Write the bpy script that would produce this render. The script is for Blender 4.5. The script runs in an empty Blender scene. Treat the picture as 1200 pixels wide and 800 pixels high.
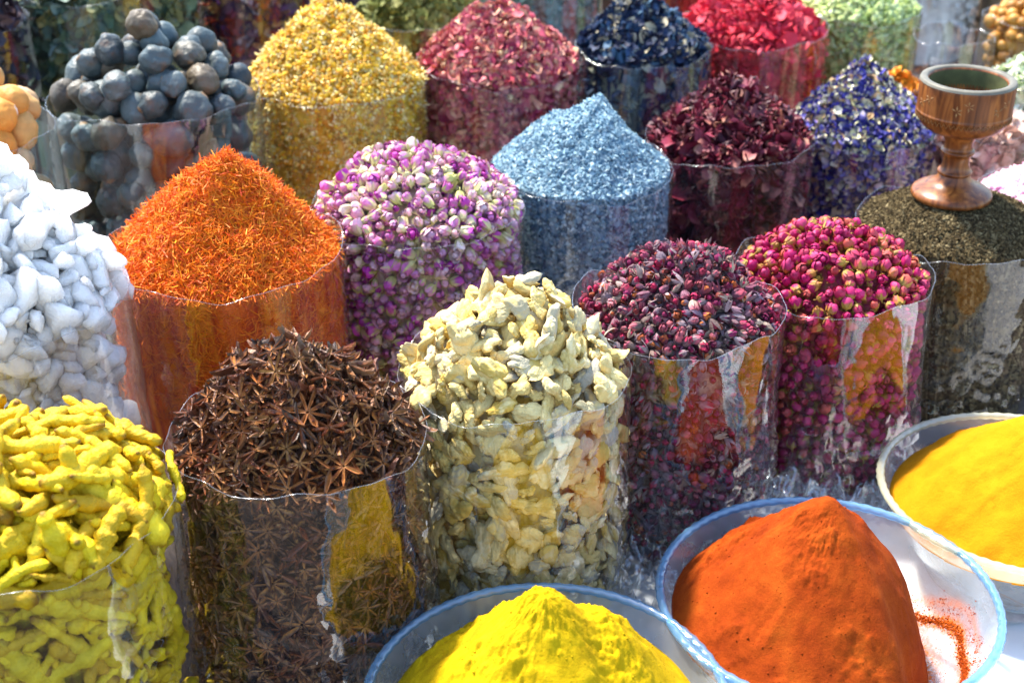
import bpy, bmesh, math, random
import numpy as np
from mathutils import Vector, Matrix

# ------------------------------------------------------------------ camera, sky, sun, exposure
scene = bpy.context.scene
COL = scene.collection
FPX, CZ, PITCH = 1700.0, 1.12, math.radians(28)          # focal length in photo pixels, camera height, pitch down
cam_d = bpy.data.cameras.new('camera')
cam = bpy.data.objects.new('camera', cam_d)
COL.objects.link(cam)
cam.location = (0, 0, CZ)
cam.rotation_euler = (math.radians(90) - PITCH, 0, 0)
cam_d.sensor_width = 36
cam_d.lens = 36 * FPX / 1200
cam_d.clip_start, cam_d.clip_end = 0.02, 100
cam_d.dof.use_dof = True
cam_d.dof.focus_distance = 1.62
cam_d.dof.aperture_fstop = 6.0
scene.camera = cam

SUN_POS = Vector((-0.42, 0.46, 1.0)).normalized()         # back left, high
world = bpy.data.worlds.new('World')
scene.world = world
world.use_nodes = True
wn = world.node_tree.nodes
sky = wn.new('ShaderNodeTexSky')
sky.sky_type = 'NISHITA'
sky.sun_disc = False
sky.sun_elevation = math.asin(SUN_POS.z)
sky.sun_rotation = math.atan2(SUN_POS.x, SUN_POS.y)
world.node_tree.links.new(sky.outputs[0], wn['Background'].inputs[0])
wn['Background'].inputs[1].default_value = 0.15
sun_d = bpy.data.lights.new('sun', 'SUN')
sun_d.energy = 3.5
sun_d.angle = math.radians(5)
sun_d.color = (1.0, 0.93, 0.82)
sun = bpy.data.objects.new('sun', sun_d)
sun.rotation_euler = (-SUN_POS).to_track_quat('-Z', 'Y').to_euler()
COL.objects.link(sun)

vs = scene.view_settings
vs.view_transform = 'Standard'
vs.look = 'None'
vs.gamma = 1.0
vs.use_curve_mapping = False
vs.exposure = 1.95
scene.cycles.use_denoising = True
scene.cycles.max_bounces = 8
scene.cycles.diffuse_bounces = 4
scene.cycles.glossy_bounces = 4
scene.cycles.transmission_bounces = 4
scene.cycles.transparent_max_bounces = 24
scene.cycles.sample_clamp_indirect = 6
scene.cycles.caustics_reflective = False
scene.cycles.caustics_refractive = False

rng = np.random.default_rng(11)
random.seed(5)


def at(x, y, z):
    """photo pixel -> point of the horizontal plane at height z, and its depth along the lens axis"""
    d = np.array([x - 600.0, FPX * math.cos(PITCH) - (y - 400) * math.sin(PITCH), -FPX * math.sin(PITCH) - (y - 400) * math.cos(PITCH)])
    t = (z - CZ) / d[2]
    return d * t + np.array([0, 0, CZ]), t * FPX


def project(P):
    P = np.asarray(P, float)
    q = P - np.array([0, 0, CZ])
    fwd = np.array([0, math.cos(PITCH), -math.sin(PITCH)])
    up = np.array([0, math.sin(PITCH), math.cos(PITCH)])
    dep = q @ fwd
    return 600 + FPX * q[:, 0] / dep, 400 - FPX * (q @ up) / dep, dep


# ------------------------------------------------------------------ small helpers
def tag(o, label=None, cat=None, group=None, kind=None):
    if label: o['label'] = label
    if cat: o['category'] = cat
    if group: o['group'] = group
    if kind: o['kind'] = kind
    return o


def empty(name, loc=(0, 0, 0)):
    o = bpy.data.objects.new(name, None)
    o.empty_display_size = 0.02
    o.location = loc
    COL.objects.link(o)
    return o


def obj(name, mesh, mat, parent=None, loc=None):
    o = bpy.data.objects.new(name, mesh)
    COL.objects.link(o)
    if mat is not None and not mesh.materials:
        mesh.materials.append(mat)
    if parent is not None: o.parent = parent
    if loc is not None: o.location = loc
    return o


def mesh_from(name, V, Fq, smooth=True, attrs=None):
    """V (n,3); Fq (m,3) or (m,4) index array; attrs {name: per-vertex float}"""
    V = np.ascontiguousarray(V, dtype=np.float32)
    Fq = np.ascontiguousarray(Fq, dtype=np.int32)
    me = bpy.data.meshes.new(name)
    me.vertices.add(len(V))
    me.vertices.foreach_set('co', V.ravel())
    k = Fq.shape[1]
    me.loops.add(Fq.size)
    me.loops.foreach_set('vertex_index', Fq.ravel())
    me.polygons.add(len(Fq))
    me.polygons.foreach_set('loop_start', np.arange(0, Fq.size, k, dtype=np.int32))
    me.polygons.foreach_set('use_smooth', np.full(len(Fq), smooth, dtype=bool))
    if attrs:
        for an, av in attrs.items():
            a = me.attributes.new(an, 'FLOAT', 'POINT')
            a.data.foreach_set('value', np.ascontiguousarray(av, dtype=np.float32))
    me.update(calc_edges=True)
    me.validate()
    return me


def tri(F):
    out = []
    for f in F:
        for i in range(1, len(f) - 1):
            out.append((f[0], f[i], f[i + 1]))
    return np.array(out, dtype=np.int32)


class Waves:
    """smooth pseudo-noise: a sum of randomly turned sine waves"""
    def __init__(self, seed, freqs, amps, dim=3, per=6):
        r = np.random.default_rng(seed)
        self.k, self.p, self.a = [], [], []
        for f, a in zip(freqs, amps):
            d = r.normal(size=(per, dim))
            d /= np.linalg.norm(d, axis=1)[:, None]
            self.k.append(d * f * r.uniform(.7, 1.3, (per, 1)))
            self.p.append(r.uniform(0, 6.283, per))
            self.a.append(np.full(per, a / math.sqrt(per / 2)))
        self.k = np.concatenate(self.k); self.p = np.concatenate(self.p); self.a = np.concatenate(self.a)

    def __call__(self, P):
        P = np.asarray(P, float)
        out = np.zeros(P.shape[:-1])
        for k, p, a in zip(self.k, self.p, self.a):
            out += a * np.sin(P @ k + p)
        return out


def vnoise(X, Y, freq, seed):
    r = np.random.default_rng(seed)
    tab = r.random((256, 256))
    x, y = X * freq + 500.3, Y * freq + 731.7
    i, j = np.floor(x).astype(int), np.floor(y).astype(int)
    fx, fy = x - i, y - j
    fx = fx * fx * (3 - 2 * fx); fy = fy * fy * (3 - 2 * fy)
    g = lambda a, b: tab[a % 256, b % 256]
    return (g(i, j) * (1 - fx) + g(i + 1, j) * fx) * (1 - fy) + (g(i, j + 1) * (1 - fx) + g(i + 1, j + 1) * fx) * fy - .5


def fbm(X, Y, freq, seed, octs=5, gain=.55):
    out, a = 0, 1.0
    for k in range(octs):
        ca, sa = math.cos(1.1 * k + .3), math.sin(1.1 * k + .3)
        out = out + a * vnoise(X * ca - Y * sa, X * sa + Y * ca, freq * 2.03 ** k, seed + k)
        a *= gain
    return out


def lathe(prof, n=48, close=True):
    """rings from a (r, z) profile -> V, quads"""
    prof = np.array(prof, float)
    th = np.linspace(0, 2 * math.pi, n, endpoint=False)
    V = np.stack([prof[:, 0][:, None] * np.cos(th), prof[:, 0][:, None] * np.sin(th), np.repeat(prof[:, 1][:, None], n, 1)], -1).reshape(-1, 3)
    Q = grid_quads(len(prof), n)
    return V, Q


def grid_quads(m, n, wrap=True):
    i = np.arange(m - 1)[:, None]
    j = np.arange(n if wrap else n - 1)[None, :]
    j2 = (j + 1) % n
    return np.stack([i * n + j, i * n + j2, (i + 1) * n + j2, (i + 1) * n + j], -1).reshape(-1, 4)


# ------------------------------------------------------------------ materials
def nodes_of(name):
    m = bpy.data.materials.new(name)
    m.use_nodes = True
    nt = m.node_tree
    b = nt.nodes['Principled BSDF']
    return m, nt, b


def N(nt, kind, **kw):
    n = nt.nodes.new(kind)
    for k, v in kw.items():
        if k.startswith('i_'):
            n.inputs[k[2:].replace('_', ' ')].default_value = v
        else:
            setattr(n, k, v)
    return n


def L(nt, a, b):
    nt.links.new(a, b)


def ramp(nt, stops, interp='LINEAR'):
    r = nt.nodes.new('ShaderNodeValToRGB')
    e = r.color_ramp
    e.interpolation = interp
    while len(e.elements) < len(stops): e.elements.new(0.5)
    for el, (p, c) in zip(e.elements, stops):
        el.position = p
        el.color = (*c, 1)
    return r


def even(cols):
    return [(i / (len(cols) - 1) if len(cols) > 1 else 0, c) for i, c in enumerate(cols)]


def math_node(nt, op, a, b=None, clamp=False):
    n = nt.nodes.new('ShaderNodeMath')
    n.operation = op
    n.use_clamp = clamp
    for i, v in enumerate((a, b)):
        if v is None: continue
        if isinstance(v, (int, float)): n.inputs[i].default_value = v
        else: L(nt, v, n.inputs[i])
    return n.outputs[0]


def mixc(nt, fac, a, b, mode='MIX'):
    n = nt.nodes.new('ShaderNodeMix')
    n.data_type = 'RGBA'
    n.blend_type = mode
    for sock, v in ((n.inputs[0], fac), (n.inputs[6], a), (n.inputs[7], b)):
        if isinstance(v, (int, float)): sock.default_value = v
        elif isinstance(v, tuple): sock.default_value = (*v, 1)
        else: L(nt, v, sock)
    return n.outputs[2]


def piece_mat(name, cols, tip=None, tip_range=(.45, .8), seed_col=None, rough=.65, noise=(120, .35), bump=(400, .25), spec=.3, sss=0, trans=0, grime=None, fibre=0, interp='LINEAR', rich=1.28):
    """one colour per piece from cols (random), running into tip colours along the piece's own attribute t"""
    m, nt, b = nodes_of(name)
    at_r = N(nt, 'ShaderNodeAttribute', attribute_name='rnd')
    at_t = N(nt, 'ShaderNodeAttribute', attribute_name='t')
    oi = N(nt, 'ShaderNodeObjectInfo')
    rnd = math_node(nt, 'FRACT', math_node(nt, 'ADD', at_r.outputs['Fac'], oi.outputs['Random']))
    c = ramp(nt, even(cols) if interp == 'LINEAR' else [(k / len(cols), q) for k, q in enumerate(cols)], interp)
    L(nt, rnd, c.inputs[0])
    col = c.outputs[0]
    tc = N(nt, 'ShaderNodeTexCoord')
    nz = N(nt, 'ShaderNodeTexNoise')
    nz.inputs['Scale'].default_value = noise[0]
    nz.inputs['Detail'].default_value = 3
    L(nt, tc.outputs['Object'], nz.inputs['Vector'])
    if tip:
        c2 = ramp(nt, even(tip) if interp == 'LINEAR' else [(k / len(tip), q) for k, q in enumerate(tip)], interp)
        L(nt, math_node(nt, 'FRACT', math_node(nt, 'MULTIPLY', rnd, 7.13)), c2.inputs[0])
        mr = N(nt, 'ShaderNodeMapRange', interpolation_type='SMOOTHSTEP')
        mr.inputs[1].default_value, mr.inputs[2].default_value = tip_range
        jit = math_node(nt, 'ADD', at_t.outputs['Fac'], math_node(nt, 'MULTIPLY', math_node(nt, 'SUBTRACT', nz.outputs['Fac'], .5), .5))
        L(nt, jit, mr.inputs[0])
        col = mixc(nt, mr.outputs[0], col, c2.outputs[0])
    if seed_col:
        col = mixc(nt, math_node(nt, 'LESS_THAN', at_t.outputs['Fac'], -.5), col, seed_col)
    if grime:
        g = N(nt, 'ShaderNodeMapRange')
        g.inputs[1].default_value, g.inputs[2].default_value = .58, .72
        n2 = N(nt, 'ShaderNodeTexNoise')
        n2.inputs['Scale'].default_value = noise[0] * .55
        n2.inputs['Detail'].default_value = 4
        L(nt, tc.outputs['Object'], n2.inputs['Vector'])
        L(nt, n2.outputs['Fac'], g.inputs[0])
        col = mixc(nt, math_node(nt, 'MULTIPLY', g.outputs[0], .75), col, grime)
    v = N(nt, 'ShaderNodeHueSaturation')
    L(nt, col, v.inputs['Color'])
    L(nt, math_node(nt, 'ADD', math_node(nt, 'MULTIPLY', nz.outputs['Fac'], noise[1] * 2), 1 - noise[1]), v.inputs['Value'])
    gm = N(nt, 'ShaderNodeGamma'); gm.inputs[1].default_value = rich
    L(nt, v.outputs[0], gm.inputs[0])
    L(nt, gm.outputs[0], b.inputs['Base Color'])
    b.inputs['Roughness'].default_value = rough
    b.inputs['Specular IOR Level'].default_value = spec
    if sss:
        b.inputs['Subsurface Weight'].default_value = sss
        b.inputs['Subsurface Radius'].default_value = (1, 1.05, 1.1)
        b.inputs['Subsurface Scale'].default_value = .05
    if trans: b.inputs['Transmission Weight'].default_value = trans
    if bump:
        n3 = N(nt, 'ShaderNodeTexNoise')
        n3.inputs['Scale'].default_value = bump[0]
        n3.inputs['Detail'].default_value = 4
        L(nt, tc.outputs['Object'], n3.inputs['Vector'])
        bp = N(nt, 'ShaderNodeBump')
        bp.inputs['Strength'].default_value = bump[1]
        bp.inputs['Distance'].default_value = .003
        hgt = n3.outputs['Fac']
        if fibre:
            mp = N(nt, 'ShaderNodeMapping'); mp.inputs['Scale'].default_value = (.22, 1, 1)
            L(nt, tc.outputs['Object'], mp.inputs['Vector'])
            n5 = N(nt, 'ShaderNodeTexNoise'); n5.noise_type = 'RIDGED_MULTIFRACTAL'; n5.inputs['Scale'].default_value = bump[0] * .9; n5.inputs['Detail'].default_value = 3
            L(nt, mp.outputs[0], n5.inputs['Vector'])
            hgt = math_node(nt, 'SUBTRACT', hgt, math_node(nt, 'MULTIPLY', n5.outputs['Fac'], .45 * fibre))
        L(nt, hgt, bp.inputs['Height'])
        L(nt, bp.outputs[0], b.inputs['Normal'])
    return m


def powder_mat(name, cols, scale=90, bump=.5):
    m, nt, b = nodes_of(name)
    tc = N(nt, 'ShaderNodeTexCoord')
    n1 = N(nt, 'ShaderNodeTexNoise'); n1.inputs['Scale'].default_value = scale * .25; n1.inputs['Detail'].default_value = 8; n1.inputs['Roughness'].default_value = .65
    n2 = N(nt, 'ShaderNodeTexNoise'); n2.inputs['Scale'].default_value = scale * 12; n2.inputs['Detail'].default_value = 3
    for n in (n1, n2): L(nt, tc.outputs['Object'], n.inputs['Vector'])
    f = math_node(nt, 'ADD', math_node(nt, 'MULTIPLY', n1.outputs['Fac'], .65), math_node(nt, 'MULTIPLY', n2.outputs['Fac'], .35))
    mr = N(nt, 'ShaderNodeMapRange'); mr.inputs[1].default_value = .33; mr.inputs[2].default_value = .67
    L(nt, f, mr.inputs[0])
    c = ramp(nt, even(cols)); L(nt, mr.outputs[0], c.inputs[0])
    L(nt, c.outputs[0], b.inputs['Base Color'])
    b.inputs['Roughness'].default_value = .95
    b.inputs['Specular IOR Level'].default_value = .08
    bp = N(nt, 'ShaderNodeBump'); bp.inputs['Strength'].default_value = bump; bp.inputs['Distance'].default_value = .0025
    n3 = N(nt, 'ShaderNodeTexNoise'); n3.inputs['Scale'].default_value = scale * 3.2; n3.inputs['Detail'].default_value = 6; n3.inputs['Roughness'].default_value = .7
    L(nt, tc.outputs['Object'], n3.inputs['Vector'])
    L(nt, n3.outputs['Fac'], bp.inputs['Height'])
    L(nt, bp.outputs[0], b.inputs['Normal'])
    return m


def film_mat(name, f0=.10, haze=.003, tint=(.97, .985, 1.0), wr=.35, rough=.045, haze_col=(.75, .82, .9), scale=14):
    """thin clear plastic: see-through, mirror-like at a slant, creased, a little dusty"""
    m, nt, b = nodes_of(name)
    nt.nodes.remove(b)
    out = nt.nodes['Material Output']
    tc = N(nt, 'ShaderNodeTexCoord')
    mp = N(nt, 'ShaderNodeMapping')
    mp.inputs['Scale'].default_value = (1, 1, .45)
    L(nt, tc.outputs['Object'], mp.inputs['Vector'])
    n1 = N(nt, 'ShaderNodeTexNoise')
    n1.noise_type = 'RIDGED_MULTIFRACTAL'
    n1.inputs['Scale'].default_value = scale
    n1.inputs['Detail'].default_value = 3
    n1.inputs['Distortion'].default_value = .6
    L(nt, mp.outputs[0], n1.inputs['Vector'])
    bp = N(nt, 'ShaderNodeBump'); bp.inputs['Strength'].default_value = wr; bp.inputs['Distance'].default_value = .004
    n4 = N(nt, 'ShaderNodeTexNoise')
    n4.noise_type = 'RIDGED_MULTIFRACTAL'
    n4.inputs['Scale'].default_value = scale * 3.3
    n4.inputs['Detail'].default_value = 1
    L(nt, mp.outputs[0], n4.inputs['Vector'])
    L(nt, math_node(nt, 'ADD', n1.outputs['Fac'], math_node(nt, 'MULTIPLY', n4.outputs['Fac'], .32)), bp.inputs['Height'])
    lw = N(nt, 'ShaderNodeLayerWeight'); lw.inputs['Blend'].default_value = .5
    L(nt, bp.outputs[0], lw.inputs['Normal'])
    p = math_node(nt, 'POWER', lw.outputs['Facing'], 4.0)
    fac = math_node(nt, 'ADD', math_node(nt, 'MULTIPLY', p, 1 - f0), f0, clamp=True)
    tr = N(nt, 'ShaderNodeBsdfTransparent'); tr.inputs[0].default_value = (*tint, 1)
    gl = N(nt, 'ShaderNodeBsdfGlossy'); gl.inputs['Roughness'].default_value = rough
    L(nt, bp.outputs[0], gl.inputs['Normal'])
    mx = N(nt, 'ShaderNodeMixShader')
    L(nt, fac, mx.inputs[0]); L(nt, tr.outputs[0], mx.inputs[1]); L(nt, gl.outputs[0], mx.inputs[2])
    df = N(nt, 'ShaderNodeBsdfDiffuse'); df.inputs[0].default_value = (*haze_col, 1)
    tl = N(nt, 'ShaderNodeBsdfTranslucent'); tl.inputs[0].default_value = (*haze_col, 1)
    dd = N(nt, 'ShaderNodeMixShader'); dd.inputs[0].default_value = .5
    L(nt, df.outputs[0], dd.inputs[1]); L(nt, tl.outputs[0], dd.inputs[2])
    n2 = N(nt, 'ShaderNodeTexNoise'); n2.inputs['Scale'].default_value = 9; n2.inputs['Detail'].default_value = 5
    L(nt, tc.outputs['Object'], n2.inputs['Vector'])
    hz = math_node(nt, 'MULTIPLY', n2.outputs['Fac'], haze * 2)
    m2 = N(nt, 'ShaderNodeMixShader')
    L(nt, hz, m2.inputs[0]); L(nt, mx.outputs[0], m2.inputs[1]); L(nt, dd.outputs[0], m2.inputs[2])
    L(nt, m2.outputs[0], out.inputs[0])
    return m


M_FILM = film_mat('clear_film')
M_FILM_CALM = film_mat('smooth_film', f0=.05, haze=.004, wr=.2)
M_FILM_CREASED = film_mat('creased_film', f0=.12, haze=.003, wr=1.0, scale=11)
M_FILM_BLUE = film_mat('bluish_film', f0=.10, haze=.012, tint=(.84, .94, .97), haze_col=(.35, .6, .68), wr=.6)
M_FILM_VIOLET = film_mat('violet_film', f0=.08, haze=.014, tint=(.95, .9, 1.0), haze_col=(.6, .45, .75))
M_FILM_ROSE = film_mat('rose_film', f0=.09, haze=.02, tint=(1.0, .93, .9), haze_col=(.9, .4, .25))
M_LOOSE = film_mat('loose_film', f0=.22, haze=.05, wr=.5, rough=.06, scale=40)
M_RIM = film_mat('film_edge', f0=.14, haze=.05, haze_col=(.85, .9, .95), wr=0, rough=.12)
M_BOWL = film_mat('bowl_plastic', f0=.10, haze=.26, tint=(.9, .96, 1.0), haze_col=(.75, .85, .92), wr=.15, rough=.06, scale=30)
M_BOWL_RIM = film_mat('sky_tinted_rim_plastic', f0=.22, haze=.32, tint=(.55, .8, .95), haze_col=(.30, .58, .85), wr=.1, rough=.08, scale=60)  # blue of the reflected sky is put into the rim's own tint
M_BOWL_RIM_CREAM = film_mat('cream_rim_plastic', f0=.18, haze=.36, tint=(.95, .95, .8), haze_col=(.85, .85, .68), wr=.1, rough=.08, scale=60)


# ------------------------------------------------------------------ piece templates (unit size): V, triangles, t
def T(V, F, t):
    return np.array(V, float), tri(F), np.array(t, float)


def ico(sub):
    bm = bmesh.new()
    bmesh.ops.create_icosphere(bm, subdivisions=sub, radius=1)
    V = np.array([v.co[:] for v in bm.verts])
    F = np.array([[v.index for v in f.verts] for f in bm.faces])
    bm.free()
    return V, F


def star_anise(seed, lost=.07):
    r = np.random.default_rng(seed)
    V, F, t = [], [], []
    arms = 8
    for i in range(arms):
        if r.random() < lost: continue
        a = i * 2 * math.pi / arms + r.normal(0, .07)
        ln = r.uniform(.72, 1.08)
        gape = r.uniform(.5, 1.25)
        ca, sa = math.cos(a), math.sin(a)
        s = [.06, .36, .68, 1.0]
        w = [.05, .085 * gape, .105 * gape, .008]
        lo = [-.09, -.19, -.17, .03]
        up = [.02, .05, .07, .10 + r.uniform(0, .14)]
        va = [-.02, -.08 * gape, -.08 * gape, .08]
        b = len(V)
        for k in range(4):
            x = s[k] * ln
            for (yy, zz, tt) in ((w[k], up[k], .35), (0, lo[k], 0), (-w[k], up[k], .35), (0, va[k], 1)):
                V.append((x * ca - yy * sa, x * sa + yy * ca, zz))
                t.append(tt)
        for k in range(3):
            for q in range(4):
                q2 = (q + 1) % 4
                F.append((b + k * 4 + q, b + k * 4 + q2, b + k * 4 + 4 + q2, b + k * 4 + 4 + q))
        if r.random() < .45:
            b = len(V)
            cx = .52 * ln
            for (dx, dy, dz) in ((.13, 0, 0), (-.13, 0, 0), (0, .07, 0), (0, -.07, 0), (0, 0, .06), (0, 0, -.06)):
                V.append(((cx + dx) * ca - dy * sa, (cx + dx) * sa + dy * ca, .02 + dz)); t.append(-1)
            for f in ((0, 2, 4), (2, 1, 4), (1, 3, 4), (3, 0, 4), (2, 0, 5), (1, 2, 5), (3, 1, 5), (0, 3, 5)):
                F.append(tuple(b + x for x in f))
    return T(V, F, t)


def tube(P, R, sides=9, cap=True):
    """swept tube through points P with radii R"""
    P = np.array(P, float)
    d = np.gradient(P, axis=0)
    d /= np.linalg.norm(d, axis=1)[:, None]
    ref = np.array([0.03, 0.1, 1.0])
    V, F = [], []
    for p, dd, rr in zip(P, d, R):
        u = np.cross(dd, ref); u /= np.linalg.norm(u)
        v = np.cross(dd, u)
        for k in range(sides):
            a = 2 * math.pi * k / sides
            V.append(p + rr * (math.cos(a) * u + math.sin(a) * v))
    for i in range(len(P) - 1):
        for k in range(sides):
            k2 = (k + 1) % sides
            F.append((i * sides + k, i * sides + k2, (i + 1) * sides + k2, (i + 1) * sides + k))
    if cap:
        V.append(P[0]); V.append(P[-1])
        n = len(V)
        for k in range(sides):
            k2 = (k + 1) % sides
            F.append((n - 2, k2, k))
            F.append((n - 1, (len(P) - 1) * sides + k, (len(P) - 1) * sides + k2))
    return V, F


def turmeric_root(seed, n=44, sides=11):
    r = np.random.default_rng(seed)
    s = np.linspace(-1, 1, n)
    bend = r.uniform(-.32, .32); bend2 = r.uniform(-.12, .12)
    P = np.stack([s, bend * (s * s) + bend2 * np.sin(3 * s), r.uniform(-.15, .15) * s * s], 1)
    th = r.uniform(.165, .225)
    R = th * (1 - .35 * np.abs(s) ** 3) * (1 + .16 * np.sin(s * r.uniform(7, 11) + r.uniform(0, 6)) + .09 * np.sin(s * 19 + r.uniform(0, 6)))
    ring = np.zeros(n)
    for c_ in r.uniform(-.85, .85, 9):
        g_ = np.exp(-((s - c_) / .024) ** 2); R *= 1 - r.uniform(.03, .10) * g_; ring = np.maximum(ring, g_ * r.uniform(.3, 1))
    R *= 1 + r.normal(0, .012, n)
    R *= np.interp(s, [-1, 1], [r.uniform(.75, 1.25), r.uniform(.7, 1.1)])
    e = np.clip(1 - np.abs(s), 0, 1)
    R *= np.sqrt(np.clip(e / .14, .16, 1))
    V, F = tube(P, R, sides)
    t = list(np.repeat(np.maximum(np.clip((np.abs(s) - .84) * 6, 0, 1), ring * .62), sides)) + [1, 1]
    V = [np.array(v) for v in V]
    for k in range(r.choice([0, 0, 0, 1, 1])):                      # stubby side fingers
        i = r.integers(4, n - 4)
        a = r.uniform(0, 6.28)
        d = np.array([r.uniform(-.4, .4), math.cos(a), math.sin(a) * .7]); d /= np.linalg.norm(d)
        ll = r.uniform(.2, .5)
        q = np.linspace(0, 1, 7)
        PP = P[i] + d * (q[:, None] * (ll + R[i] * .8)) + np.array([.25, 0, 0]) * (q[:, None] ** 2) * r.uniform(-.7, .7)
        RR = R[i] * r.uniform(.6, .85) * np.sqrt(np.clip((1 - q) / .3, .12, 1))
        v2, f2 = tube(PP, RR, 9)
        b = len(V)
        V += [np.array(v) for v in v2]
        F += [tuple(b + x for x in f) for f in f2]
        t += list(np.repeat(np.clip((q - .7) * 3, 0, 1), 9)) + [0, 1]
    V = np.array(V)
    w = Waves(seed, [6, 14], [.010, .005])
    V = V + V * 0 + w(V)[:, None] * np.array([0, 1, 1])
    return T(V, F, t)


def ginger_piece(seed, sub=4):
    r = np.random.default_rng(seed)
    D, F = ico(sub)
    lobes = []
    for k in range(r.integers(3, 6)):
        c = np.array([r.uniform(-.6, .6), r.uniform(-.26, .26), r.uniform(-.1, .1)])
        ax = np.array([r.uniform(.3, .6), r.uniform(.2, .36), r.uniform(.15, .24)])
        lobes.append((c, ax, r.uniform(0, 3.14)))
    lobes.append((np.zeros(3), np.array([.55, .28, .2]), r.uniform(-.4, .4)))
    rad = np.full(len(D), .12)
    for c, ax, ro in lobes:
        cr, sr = math.cos(ro), math.sin(ro)
        Rm = np.array([[cr, sr, 0], [-sr, cr, 0], [0, 0, 1]])
        d = (D @ Rm.T) / ax; o = (Rm @ -c) / ax
        A = (d * d).sum(1); B = (d @ o); C = o @ o - 1
        disc = B * B - A * C
        hit = np.where(disc > 0, (-B + np.sqrt(np.maximum(disc, 0))) / A, 0)
        rad = np.maximum(rad, hit)
    V = D * rad[:, None]
    w = Waves(seed + 50, [5, 12, 26], [.04, .022, .014])
    V = V * (1 + w(V)[:, None] * 1.2)
    st = Waves(seed + 51, [14, 30], [.5, .35])(V * np.array([.25, 1.6, 1.6]))   # long shrunken wrinkles
    V = V * (1 - .09 * np.clip(np.abs(st), 0, 1) + (Waves(seed + 52, [30, 55], [.018, .014])(V) if sub > 4 else 0))[:, None]
    for k in range(r.integers(1, 4)):                       # peeled, broken flats
        n = r.normal(size=3) * np.array([.5, .8, 1.6]); n /= np.linalg.norm(n)
        d = (V @ n).max() * r.uniform(.45, .8)
        over = np.maximum(V @ n - d, 0)
        V = V - np.outer(over * .92, n)
    V[:, 2] -= .3 * V[:, 0] ** 2 * r.uniform(-1, 1)
    t = np.clip(.5 + 5 * w(V) + .35 * (np.abs(st) - .4), 0, 1)
    return V, F, t


def rosebud(seed, fat=.5, open_=.3, sepal=.5, stem=True):
    """bud along +z: stem, green hip with sepals, petals lapping round each other, darker heart"""
    r = np.random.default_rng(seed)
    V, t, F = [], [], []
    ph = r.uniform(0, 6.28)

    def prof(u):
        return fat * (np.sin(np.pi * (.10 + .80 * u)) ** .8) * (1 + open_ * 1.2 * u * u * u) + .02

    sides = 7
    us = (0, .2, .5, .8, 1.0)
    for u in us:
        for k in range(sides):
            a = k * 2 * math.pi / sides
            q = prof(u) * .86 * (1 - .35 * u * (1 if open_ > .15 else .8))
            V.append((q * math.cos(a), q * math.sin(a), -.55 + 1.4 * u * (1 - .25 * open_))); t.append(.1 if u < .3 else .75 + .5 * u)
    F += [tuple(int(x) for x in f) for f in grid_quads(len(us), sides)]
    V.append((0, 0, -.62)); t.append(-.1); V.append((0, 0, .92 - 1.1 * open_)); t.append(1.3)
    n = len(V)
    for k in range(sides):
        k2 = (k + 1) % sides
        F.append((n - 2, k2, k)); F.append((n - 1, (len(us) - 1) * sides + k, (len(us) - 1) * sides + k2))
    for whorl, (cnt, top, out, wid) in enumerate(((4, 1.02, .03, .85), (4, .88, .08, .95))):
        for k in range(cnt):
            a = ph + whorl * .8 + k * 2 * math.pi / cnt + r.normal(0, .14)
            b = len(V); tj = r.uniform(-.22, .2); tp = top * r.uniform(.86, 1.06); fl = open_ * r.uniform(.2, 1.3)
            for i, u in enumerate((.06, .4, .75, 1.0)):
                uu = u * tp
                base = prof(min(uu, 1.0)) + out + fl * .35 * u ** 3
                for j, da in enumerate((-1, 0, 1)):
                    wv = wid * da * (1, 1, .92, .5)[i]
                    lap = .05 * da + (.03 if i == 3 and da else 0)
                    V.append(((base + lap) * math.cos(a + wv), (base + lap) * math.sin(a + wv), -.55 + 1.4 * uu * (1 - .2 * open_) - (.09 if (i == 3 and da) else 0)))
                    t.append(u * .85 + tj if u > .1 else 0)
            for i in range(3):
                for j in range(2):
                    F.append((b + i * 3 + j, b + i * 3 + j + 1, b + i * 3 + 4 + j, b + i * 3 + 3 + j))
    for k in range(5):                                      # sepals
        a = ph + k * 2 * math.pi / 5
        b = len(V)
        l2 = sepal * r.uniform(.7, 1.3)
        flare = r.uniform(0, .6)
        for (s_, w) in ((0, .15), (.5, .12), (1, .01)):
            u = .08 + s_ * l2 * .8
            q = prof(min(u, 1)) + .11 + flare * s_ * s_ * .4
            for sg in (-1, 1):
                V.append((q * math.cos(a) - sg * w * math.sin(a), q * math.sin(a) + sg * w * math.cos(a), -.55 + 1.4 * u))
                t.append(-.3)
        for i in range(2):
            F.append((b + 2 * i, b + 2 * i + 1, b + 2 * i + 3, b + 2 * i + 2))
    if stem:
        l3 = r.uniform(.1, .4)
        v2, f2 = tube([(0, 0, -.5), (.03, 0, -.58 - l3 * .5), (.1, .03, -.58 - l3)], [.15, .08, .06], 5)
        b = len(V)
        V += [tuple(x) for x in v2]
        F += [tuple(b + x for x in f) for f in f2]
        t += [-.3] * len(v2)
    return T(V, F, t)


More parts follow.
